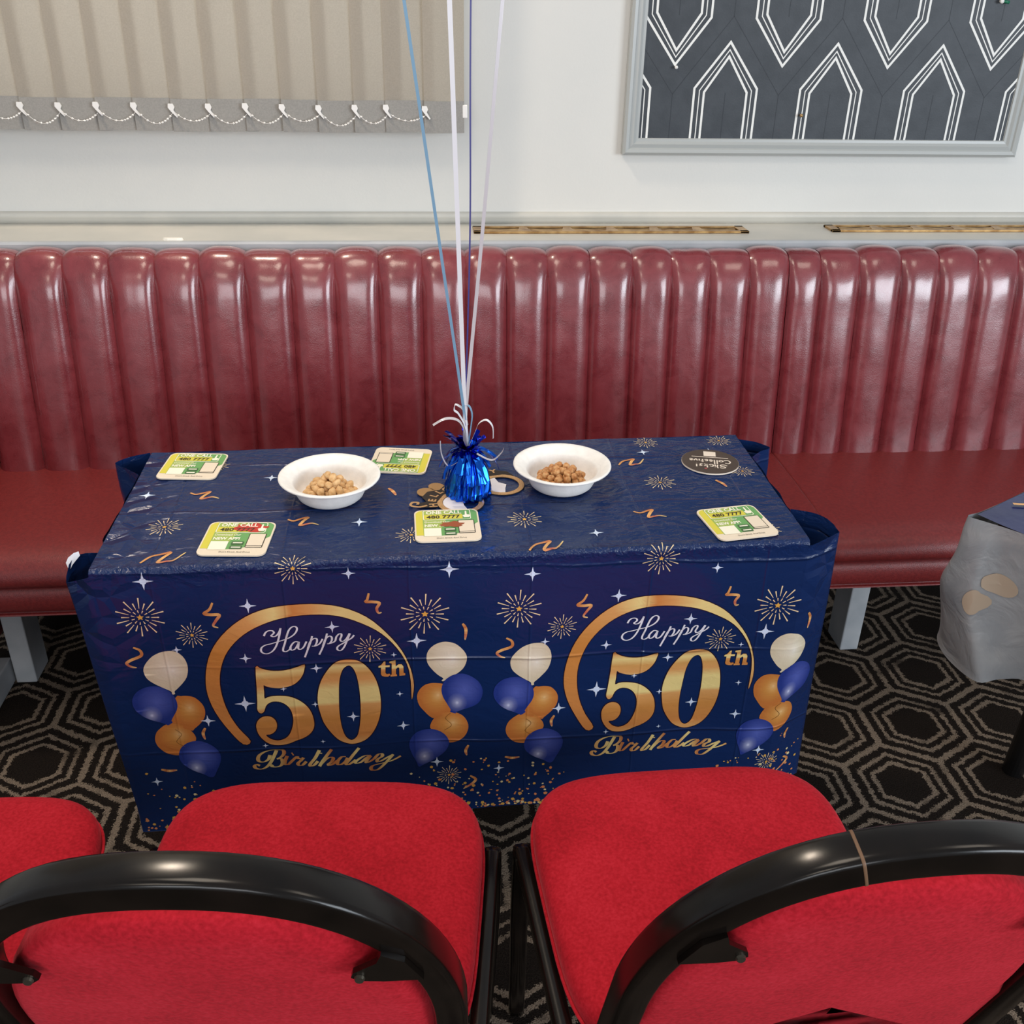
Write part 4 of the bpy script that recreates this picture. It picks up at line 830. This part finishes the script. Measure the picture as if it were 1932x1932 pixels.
coaster(-.035, 1.48, R_(171), 'upside-down square coaster behind the left bowl at the table\'s back edge')
# round black coaster
r = tag(empty('round_coaster', (.475, 1.449, ZT+.0012), R_(167)), 'round black card coaster with cream script lying upside down', 'coaster')
circ = [(.047*math.cos(2*pi*i/48), .047*math.sin(2*pi*i/48)) for i in range(48)]
slab(circ, 0, .0024).out('card', M['rc_ink'], r, world=False)
p = MB(); poly(p, [(a*.995, b*.995) for a, b in circ], .00255); p.out('black_print', M['rc_black'], r, world=False)
def strokes3(mb, sts, w, z, ox, oy, k):
    for st in sts:
        for q in stroke([(ox+a*k, oy+b*k) for a, b in st], w): poly(mb, q, z)
p = MB()
slick = [[(10, 9), (7, 11), (2, 9), (3, 6), (8, 5), (9, 1), (4, -1), (-1, 2)], [(13, 12), (14, 6), (13, 0)], [(17, 7), (17, 0)], [(17, 10), (17.3, 10.5)], [(25, 6), (21, 7), (20, 2), (23, 0), (26, 2)], [(29, 12), (29, 0)], [(34, 7), (29, 3), (34, 0)], [(41, 7), (37, 6), (40, 3), (38, 0), (36, 1)], [(45, 11), (45, 3)], [(45, .4), (45, -.2)]]
coll = [[(8, 9), (3, 10), (0, 4), (4, -1), (10, 1)], [(14, 6), (11, 3), (14, 0), (17, 3), (14, 6)], [(20, 14), (20, 0)], [(24, 15), (24, 0)], [(27, 3), (31, 4), (29, 6), (27, 3), (29, 0), (32, 1)], [(38, 5), (35, 5), (35, 0), (39, 1)], [(42, 10), (42, 0)], [(40, 7), (45, 7)], [(47, 6), (47, 0)], [(50, 6), (52, 0), (55, 6)], [(57, 3), (61, 4), (59, 6), (57, 3), (59, 0), (62, 1)]]
strokes3(p, slick, .0022, .0028, -.026, .012, .00108); strokes3(p, coll, .0022, .0028, -.033, -.006, .00108)
poly(p, [(-.030, -.0165), (.030, -.0165), (.030, -.0145), (-.030, -.0145)], .0028); poly(p, [(-.010, -.038), (.010, -.038), (.010, -.020), (-.010, -.020)], .0028)
p.out('cream_lettering', M['rc_ink'], r, world=False)
p = MB(); poly(p, [(.006, .027), (.010, .027), (.010, .031), (.006, .031)], .0028); p.out('red_mark_print', M['rc_red'], r, world=False)

# ------------------------------------------------------------------ bowls and peanuts
def bowl(cx, cy, label):
    b = tag(empty('snack_bowl', (cx, cy, ZT+.0018)), label, 'bowl', 'white card bowls on the party table')
    pr = [(.0, .0), (.040, .0), (.0445, .0014), (.0490, .0055), (.0525, .0130), (.0548, .0210), (.0570, .0278), (.0610, .0318), (.0680, .0343), (.0735, .0352), (.0752, .0350), (.0762, .0362), (.0758, .0378), (.0735, .0384), (.0690, .0372), (.0640, .0348), (.0600, .0312), (.0575, .0296), (.0560, .0285), (.0545, .0262), (.0530, .0215), (.0505, .0135), (.0470, .0065), (.0430, .0036), (.036, .003), (0, .003)]
    MB().lathe([(max(a, 1e-5), ZT+.0018+z) for a, z in pr], cx, cy, 64).out('bowl_body', M['bowl'], b, smooth=True)
    return b
BL, BR_ = (-.139, 1.358), (.2167, 1.379)
bowl(*BL, 'white card bowl of pale peanuts, the left of two'); bowl(*BR_, 'white card bowl of browner spiced peanuts, the right of two')
def nut_mesh(name, seed, lx, ly, lz, mt):
    bm = bmesh.new(); bmesh.ops.create_icosphere(bm, subdivisions=2, radius=1); rr = random.Random(seed); ph = rr.uniform(0, 9)
    for v in bm.verts:
        q = v.co.copy(); k = 1+.16*noise.noise(q*1.6+Vector((seed*3.1, ph, 0))); g = -.12*math.exp(-(q.z*q.z)/.02) if q.y < 0 else 0
        v.co = Vector((q.x*lx*(k+g), q.y*ly*(k+g)*(1-.18*q.x), q.z*lz*k))
    me = bpy.data.meshes.new(name); bm.to_mesh(me); bm.free(); me.shade_smooth(); me.materials.append(mt); return me
def nuts(c, name, mt, label, group, n1, seed, dims):
    mesh = [nut_mesh(name, seed+i, *dims[i % len(dims)], mt) for i in range(5)]; rr = random.Random(seed); z0 = ZT+.0042
    spots = []
    for layer, (rad, cnt) in enumerate(n1):
        tries = 0; here = []
        while len(here) < cnt and tries < 4000:
            tries += 1; a = rr.uniform(0, 2*pi); q = rad*math.sqrt(rr.random())
            x, y = q*math.cos(a), q*math.sin(a)
            if all((x-X)**2+(y-Y)**2 > .0098**2 for X, Y in here): here.append((x, y))
        spots += [(x, y, .0048+layer*.0072) for x, y in here]
    for i, (x, y, z) in enumerate(spots):
        o = bpy.data.objects.new(name, mesh[i % 5]); COL.objects.link(o)
        o.location = (c[0]+x, c[1]+y-.003, z0+z); o.rotation_euler = (rr.uniform(-.5, .5), rr.uniform(-.5, .5), rr.uniform(0, 6.28)); tag(o, label, 'peanut', group)
nuts(BL, 'roasted_peanut', M['nutA'], 'pale roasted peanut in the left of the two white bowls', 'pale peanuts in the left bowl', [(.037, 34), (.034, 26), (.026, 15), (.017, 7), (.007, 2)], 11, [(.0088, .0062, .0058), (.0075, .006, .0055), (.0092, .0058, .005)])
nuts(BR_, 'spiced_peanut', M['nutB'], 'browner spiced peanut in the right of the two white bowls', 'browner peanuts in the right bowl', [(.037, 38), (.035, 30), (.027, 18), (.017, 7)], 31, [(.0072, .0062, .0058), (.0066, .006, .0055), (.008, .0058, .0052)])

# ------------------------------------------------------------------ novelty card glasses under the balloon weight
g = tag(empty('novelty_glasses', (.09, 1.357, ZT+.0012), R_(40)), 'gold and black card novelty glasses lying flat under the balloon weight', 'party glasses')
def ringp(cx, cy, ro, ri, z0, z1, n=40):
    rows = [[(cx+q*math.cos(2*pi*j/n), cy+q*math.sin(2*pi*j/n), z) for j in range(n)] for q, z in ((ri, z0), (ro, z0), (ro, z1), (ri, z1))]
    return MB().grid(rows, close_u=True, close_v=True)
for cx in (-.0435, .0435):
    ringp(cx, 0, .0355, .0275, 0, .0012).out('lens_rim', M['prop_gold'], g, smooth=False, world=False)
    ringp(cx, 0, .0362, .0355, 0, .0010).out('rim_edge', M['prop_black'], g, world=False)
brow = [(-.082, .012), (-.098, .028), (-.094, .040), (-.080, .036), (-.076, .052), (-.058, .060), (-.040, .052), (-.020, .060), (0, .050), (.022, .056), (.045, .050), (.070, .046), (.082, .028), (.080, .010), (.070, .024), (.0435, .037), (.018, .024), (.004, .006), (-.004, .006), (-.018, .024), (-.0435, .037), (-.070, .024)]
b2 = MB(); tri = tessellate_polygon([[Vector((a, b, 0)) for a, b in brow]]); b2.add([(a, b, .0013) for a, b in brow], [tuple(t) for t in tri]); b2.add([(a, b, .0002) for a, b in brow], [tuple(t) for t in tri]); n = len(brow); k = len(b2.v)-2*n
b2.f += [(n+i, n+(i+1) % n, (i+1) % n, i) for i in range(n)]; b2.out('brow_card', M['prop_black'], g, world=False)
for ch, x, y, a in (('H', -.076, .016, 55), ('E', -.068, .028, 38), ('L', -.057, .037, 20), ('L', -.045, .0405, 4), ('O', -.033, .040, -14), ('F', .014, .034, 30), ('I', .024, .040, 16), ('F', .035, .042, 2), ('T', .049, .0415, -12), ('Y', .063, .037, -28)):
    p = MB(); tv = text2d(ch, .0165, .0006); place(p, tv, x, y, .0017, R_(a)); p.out('gold_letter', M['prop_gold'], g, world=False)
for cx, cy, rr_ in ((-.060, .060, .014), (-.036, .064, .012)):
    slab([(cx+rr_*math.cos(2*pi*i/20), cy+rr_*1.1*math.sin(2*pi*i/20)) for i in range(20)], 0, .0012).out('balloon_cutout', M['prop_tan'], g, world=False)
for st in ([(-.088, .026), (-.100, .030), (-.106, .042), (-.098, .048), (-.092, .042), (-.097, .038)],):
    p = MB()
    for q in stroke(st, .004): poly(p, q, .0014)
    p.out('curl_cutout', M['prop_gold'], g, world=False)
# white card lens inserts
slab([(-.0435+.0268*math.cos(t), .0268*math.sin(t)) for t in [R_(a) for a in range(60, 262, 12)]]+[(-.046, -.010), (-.036, .004), (-.034, .018)], 0, .0006).out('white_lens_card', M['prop_white'], g, world=False)
slab([(.0435+.0268*math.cos(t), .0268*math.sin(t)) for t in [R_(a) for a in range(70, 250, 12)]]+[(.040, -.012), (.050, -.004), (.046, .010)], 0, .0006).out('white_lens_card', M['prop_white'], g, world=False)

# ------------------------------------------------------------------ foil balloon weight with ribbons
WX, WY2 = .0695, 1.358; wz = ZT+.0027
bw = tag(empty('balloon_weight', (WX, WY2, wz)), 'blue foil balloon weight with four ribbons rising from it', 'balloon weight')
prof = [(.0005, 0), (.033, 0), (.0345, .004), (.0335, .012), (.031, .026), (.027, .042), (.020, .058), (.012, .068), (.0075, .073), (.0085, .078), (.012, .084)]
rows = []
for i, (q, z) in enumerate(prof):
    row = []
    for j in range(72):
        a = 2*pi*j/72; k = 1+(.07*math.sin(a*17+1.3*math.sin(z*90))+.05*noise.noise(Vector((math.cos(a)*3, math.sin(a)*3, z*60)))) if q > .001 else 1
        row.append((WX+q*k*math.cos(a), WY2+q*k*math.sin(a), wz+z))
    rows.append(row)
MB().grid(rows, close_u=True).out('foil_body', M['foil'], bw)
MB().tube([(WX+.0082*math.cos(2*pi*j/16), WY2+.0082*math.sin(2*pi*j/16), wz+.0735) for j in range(17)], .0012, seg=6).out('neck_tie', M['rib_silver'], bw, smooth=True)
rr = random.Random(5)
def foil_strip(a, l, up, w, tilt, mt):
    P = []; d = Vector((math.cos(a), math.sin(a), 0))
    for k in range(8):
        t = k/7; P.append(Vector((WX, WY2, wz+.074))+d*(.007+l*(t**.85))+Vector((0, 0, up*t-tilt*t*t)))
    s = Vector((-d.y, d.x, .25)).normalized()*w/2; rows = [[p-s*(1-.15*math.sin(i*2)), p+Vector((0, 0, .0012*math.sin(i*1.9))), p+s] for i, p in enumerate(P)]
    MB().grid(rows).out('foil_strip', mt, bw, smooth=False)
for i in range(20): foil_strip(2*pi*i/20+rr.uniform(-.1, .1), rr.uniform(.026, .046), rr.uniform(.006, .02), rr.uniform(.006, .009), rr.uniform(.028, .062), M['foil'])
for i in range(12): foil_strip(2*pi*i/12+rr.uniform(-.2, .2), rr.uniform(.012, .026), rr.uniform(.024, .038), rr.uniform(.007, .011), rr.uniform(.002, .018), M['foil_dark'])
for a in (150, 175, 200): foil_strip(R_(a), .030, .034, .012, .012, M['foil_dark'])
def ribbon(pts, w, mt, name='ribbon', n=8, side=(1, .15, 0), tw=0):
    P = catmull(pts, n); rows = []
    for i, p in enumerate(P):
        t = i/(len(P)-1); s = Vector(side).normalized(); s = Matrix.Rotation(tw*t, 3, 'Z') @ s
        d = (P[min(i+1, len(P)-1)]-P[max(i-1, 0)]).normalized(); s = (s-d*s.dot(d)).normalized()*w/2
        nn = d.cross(s).normalized()*.00012
        rows.append([p-s-nn, p+s-nn, p+s+nn, p-s+nn])
    return MB().grid(rows, close_u=True).out(name, mt, bw)
T0 = (WX, WY2, wz+.076)
def up(xt, mt, w, tw=0, bow=0): 
    x0 = WX-.004; k = (xt-x0)/.55
    ribbon([T0, (x0, 1.36, .845), (x0+k*.28+bow, 1.36, 1.12), (xt, 1.36, 1.40), (x0+k*1.1, 1.36, 1.95)], w, mt, 'balloon_ribbon', side=(1, -.2, 0), tw=tw)
up(-.0075, M['rib_blue'], .0042, 0, .001); up(.048, M['rib_white'], .0062); up(.074, M['rib_navy'], .0022, .3, .003); up(.113, M['rib_silver'], .0050, .8)
zz = wz+.076
ribbon([T0, (WX-.006, WY2-.002, .832), (WX-.016, WY2-.004, .848), (WX-.034, WY2-.006, .851), (WX-.052, WY2-.008, .842)], .0045, M['rib_silver'], 'curled_ribbon', side=(.2, 1, .6))
ribbon([T0, (WX-.004, WY2, .835), (WX-.014, WY2, .856), (WX-.020, WY2, .862), (WX-.017, WY2+.006, .868), (WX-.006, WY2+.008, .858), (WX, WY2+.006, .835)], .005, M['rib_white'], 'curled_ribbon', side=(.3, 1, .2))
ribbon([T0, (WX+.004, WY2, .832), (WX+.006, WY2, .855), (WX+.001, WY2+.002, .868), (WX-.008, WY2+.004, .866)], .005, M['rib_blue'], 'curled_ribbon', side=(.5, 1, 0))
ribbon([T0, (WX+.010, WY2-.002, .826), (WX+.016, WY2-.004, .842), (WX+.027, WY2-.006, .848), (WX+.036, WY2-.008, .838), (WX+.037, WY2-.010, .820)], .005, M['rib_white'], 'curled_ribbon', side=(.3, 1, .2))
ribbon([(WX-.012, WY2-.02, .79), (WX-.03, WY2-.022, .782), (WX-.040, WY2-.022, .800), (WX-.042, WY2-.02, .822)], .003, M['rib_silver'], 'curled_ribbon', side=(.5, 1, 0))
ribbon([(WX+.012, WY2-.02, .80), (WX+.034, WY2-.022, .790), (WX+.048, WY2-.02, .800), (WX+.052, WY2-.02, .808)], .0035, M['rib_silver'], 'curled_ribbon', side=(.2, 1, .4))

# ------------------------------------------------------------------ chairs
def superell(a, b, n, k, bfront=None):
    o = []
    for i in range(k):
        t = 2*pi*i/k; c, s = math.cos(t), math.sin(t)
        o.append((a*math.copysign(abs(c)**(2/n), c), b*math.copysign(abs(s)**(2/n), s)))
    return o
def make_chair(x, y, rz, label):
    c = tag(empty('banquet_chair', (x, y, 0), rz), label, 'chair', 'red velour chairs drawn up to the party table')
    # seat cushion: a rounded trapezoid, fuller at the front
    def loop(k, dz, n=4.2):
        o = []
        for a, b in superell(.200*k+(k-1)*.0, .205*k, n, 72):
            a *= (1+.06*(b/.205)); o.append((a, b+.0, dz))
        return o
    rows = [loop(.0001, .476), loop(.3, .4758), loop(.55, .475), loop(.75, .4735), loop(.88, .471), loop(.95, .4665), loop(.985, .459), loop(1.0, .449), loop(1.0, .438), loop(.985, .426), loop(.95, .418), loop(.5, .416)]
    MB().grid(rows, close_u=True).out('seat_pad', M['red'], c, smooth=True, world=False)
    pl = [(a, b, .4345) for a, b, _ in loop(1.006, 0)]; MB().tube(pl+[pl[0]], .0022, seg=6, caps=False).out('piping', M['red'], c, smooth=True, world=False)
    # back arch: one bent tube from the floor over the top and down again
    def arch(u):   # u -1..1 -> local point; leg part then ellipse
        pass
    lean = lambda z: -.205-(.150*max(0, z-.42)/.47)-.05*max(0, (.42-z)/.42)
    HW, ZB, ZH = .179, .668, .240
    ez = lambda sz: ZB+ZH*abs(sz)**.86
    ex = lambda cx: HW*math.copysign(abs(cx)**.86, cx)
    P = []
    for z in (0.01, .1, .2, .3, .4, .5, .6): P.append((-HW, lean(z), z))
    for k in range(1, 40):
        a = pi-pi*k/40; P.append((ex(math.cos(a)), lean(ez(math.sin(a))), ez(math.sin(a))))
    for z in (.6, .5, .4, .3, .2, .1, .01): P.append((HW, lean(z), z))
    MB().tube(P, .0135, .0155, seg=24, ref=(0, 1, 0), sq=5).out('back_frame', M['black_frame'], c, smooth=True, world=False)
    # back pad inside the arch
    def outline(s, zs=0):
        o = []
        for k in range(0, 33):
            a = pi*k/32; cx, sz = math.cos(a), math.sin(a)
            dip = -.012*math.exp(-((cx+.05)/.42)**2)*s
            o.append((ex(cx)*.925*s, .645+(ez(sz)-ZB)*.93*s+dip))
        x1 = .172*s
        for k in range(1, 8): t = k/8; o.append((-x1, .645-.13*t))
        for k in range(0, 9): t = k/8; o.append((-x1+2*x1*t, .515+(1-s)*.13))
        for k in range(1, 8): t = k/8; o.append((x1, .515+.13*t))
        return o
    def prow(s, dy, bulge=0): return [(a, lean(z)+dy+bulge*(1-(a/.18)**2), z) for a, z in outline(s)]
    rows = [prow(.0004, -.012, -.004), prow(.5, -.012, -.003), prow(.85, -.0115, -.002), prow(.95, -.010), prow(.985, -.006), prow(1.0, .002), prow(1.0, .020), prow(.97, .030), prow(.9, .034), prow(.5, .036), prow(.0004, .036)]
    MB().grid(rows, close_u=True, flip=True).out('back_pad', M['red'], c, smooth=True, world=False)
    # screw tabs on the rear face
    for sx in (-1, 1):
        tabp = [(.162, .786), (.134, .783), (.116, .784), (.110, .790), (.112, .798), (.130, .816), (.134, .830), (.150, .818)]
        mbx = MB(); vv = []
        for dy in (-.0215, -.0165): vv += [(sx*a, lean(z)+dy, z) for a, z in tabp]
        n = len(tabp); mbx.add(vv, [tuple(range(n)), tuple(range(2*n-1, n-1, -1))]+[(i, (i+1) % n, n+(i+1) % n, n+i) for i in range(n)])
        tb_ = mbx.out('bracket_tab', M['black_frame'], c, world=False)
        cx, cz = sx*.1165, .7915; MB().add([(cx+.004*math.cos(2*pi*i/12), lean(cz)-.0225, cz+.004*math.sin(2*pi*i/12)) for i in range(12)]+[(cx+.0032*math.cos(2*pi*i/12), lean(cz)-.0245, cz+.0032*math.sin(2*pi*i/12)) for i in range(12)], [tuple(range(23, 11, -1))]+[(i, 12+i, 12+(i+1) % 12, (i+1) % 12) for i in range(12)]).out('screw', M['steel'], tb_, world=False)
    # seat rails and front legs
    for sx in (-1, 1):
        MB().tube(catmull([(sx*.196, -.225, .425), (sx*.203, -.1, .418), (sx*.213, .06, .415), (sx*.216, .12, .41)], 5), .011, .012, seg=12, sq=3).out('seat_rail', M['black_frame'], c, smooth=True, world=False)
        MB().tube(catmull([(sx*.216, .115, .418), (sx*.216, .125, .3), (sx*.212, .150, .15), (sx*.208, .180, .0)], 6), .0125, .011, seg=12, sq=3, ref=(0, 1, 0)).out('leg', M['black_frame'], c, smooth=True, world=False)
    MB().tube([(-.212, .11, .405), (.212, .11, .405)], .010, seg=10).out('cross_bar', M['black_frame'], c, smooth=True, world=False)
    return c
make_chair(-.146, .826, R_(-4), 'red velour chair with black arched back, standing before the left 50th print')
rc = make_chair(.335, .816, R_(.8), 'red velour chair with black arched back and a scuff on its rim, at right')
lz = lambda z: -.205-(.150*max(0, z-.42)/.47)
arcp = []
for k in range(4):
    cc = -(.052+.0007*k); cs = (abs(cc)/.179)**(1/.86); arcp.append((cc, lz(.668+.240*math.sqrt(1-cs*cs)**.86), .668+.240*math.sqrt(1-cs*cs)**.86))
MB().tube(arcp, .0139, .0159, seg=24, ref=(0, 1, 0), sq=5).out('scuff_mark', M['scuff'], rc, smooth=True, world=False)
make_chair(-.618, .826, R_(1), 'red velour chair mostly out of frame at the left edge, only its seat corner showing')

# ------------------------------------------------------------------ neighbouring table at the right edge
t2_ = tag(empty('neighbour_table', (1.25, 1.3, 0)), 'dark-legged table at the right edge under a turned-over cloth', 'table')
A, B_, Cc, Dd = Vector((.835, 1.25)), Vector((1.235, 1.49)), Vector((1.475, 1.09)), Vector((1.075, .85))
mb = MB(); pts = [A, B_, Cc, Dd]; mb = slab([(p.x*.9+.1*1.155, p.y*.9+.1*1.17) for p in (A, Dd, Cc, B_)], .69, .7185); mb.out('table_top', M['wood'], t2_)
for lx, ly, tx, ty in ((1.2, 1.452, 1.17, 1.38), (1.02, 1.0, 1.05, 1.03), (1.40, 1.08, 1.35, 1.1)):
    MB().tube([(lx, ly, 0), (tx, ty, .69)], .021, seg=20).out('leg', M['black_leg'], t2_)
c2 = tag(empty('turned_tablecloth', (1.1, 1.2, .45)), 'plastic cloth with grey reverse side showing, on the table at the right edge', 'tablecloth')
rows = []
E1 = (B_-A); E2 = (Dd-A)
for i in range(13):
    row = []
    for j in range(13):
        p = A+E1*(i/12)+E2*(j/12); row.append((p.x, p.y, .722+.002*noise.noise(Vector((p.x*20, p.y*20, 1)))))
    rows.append(row)
MB().grid(rows, flip=True).out('blue_top', M['film2'], c2, smooth=True)
top = [(1.235, 1.49, .720), (1.10, 1.408, .722), (.96, 1.326, .722), (.885, 1.281, .722), (.842, 1.257, .722), (.818, 1.246, .7225), (.835, 1.228, .722), (.858, 1.205, .722), (.90, 1.155, .722), (.99, 1.04, .722), (1.075, .85, .720)]
hem = [(1.20, 1.50, .47), (1.05, 1.44, .465), (.93, 1.37, .465), (.87, 1.318, .465), (.845, 1.277, .465), (.850, 1.235, .455), (.861, 1.175, .462), (.90, 1.176, .465), (.95, 1.16, .465), (1.03, 1.04, .465), (1.08, .86, .46)]
tc_, hc_ = catmull(top, 5), catmull(hem, 5); rows = []
for k in range(31):
    t = k/30; row = []
    for i, (a, b) in enumerate(zip(tc_, hc_)):
        q = a.lerp(b, t); q.x -= .022*math.sin(pi*min(1, t*1.05))*(1 if i < 34 else .2); 
        q += Vector((1, -.6, 0))*.010*noise.noise(Vector((q.x*16, q.y*16, q.z*14)))*math.sin(pi*t); row.append(q)
    rows.append(row)
flap = MB().grid(rows).out('hanging_flap', M['film_back'], c2, smooth=True)
def ghost(name, cx, cy, a, b, ang, mt):
    """print showing faintly through the film; (cx,cy) = fraction along flap, drop"""
    n = 20; vs_ = []
    m = len(rows[0])
    def at(s, t):
        i = min(m-1.001, max(0, s*(m-1))); k = min(29.999, max(0, t*30)); i0, k0 = int(i), int(k); fi, fk = i-i0, k-k0
        p = rows[k0][i0].lerp(rows[k0][i0+1], fi).lerp(rows[k0+1][i0].lerp(rows[k0+1][i0+1], fi), fk); return p+Vector((-.0012, -.0012, 0))
    rws = []
    for r_ in (0.001, .5, 1):
        rws.append([at(cx+r_*(a*math.cos(2*pi*j/n)*math.cos(ang)-b*math.sin(2*pi*j/n)*math.sin(ang)), cy+r_*(a*math.cos(2*pi*j/n)*math.sin(ang)*2+b*2*math.sin(2*pi*j/n)*math.cos(ang))) for j in range(n)])
    MB().grid(rws, close_u=True).out(name, mt, c2, smooth=True)
ghost('balloon_ghost_print', .70, .36, .045, .035, .3, M['film_back_print']); ghost('balloon_ghost_print', .625, .48, .05, .04, -.2, M['film_back_print'])
mb = MB()
for q in stroke([(.905, 1.275), (.93, 1.272), (.95, 1.285)], .006): poly(mb, q, .7255)
for i in range(7):
    a = pi*i/6+.2; mb.add([(1.0+.008*math.cos(a), 1.31+.008*math.sin(a), .7256), (1.0+.028*math.cos(a), 1.31+.028*math.sin(a), .7256), (1.0+.028*math.cos(a+.08), 1.31+.028*math.sin(a+.08), .7256)], [(0, 1, 2)])
mb.out('streamer_print', M['plainspark'], c2)
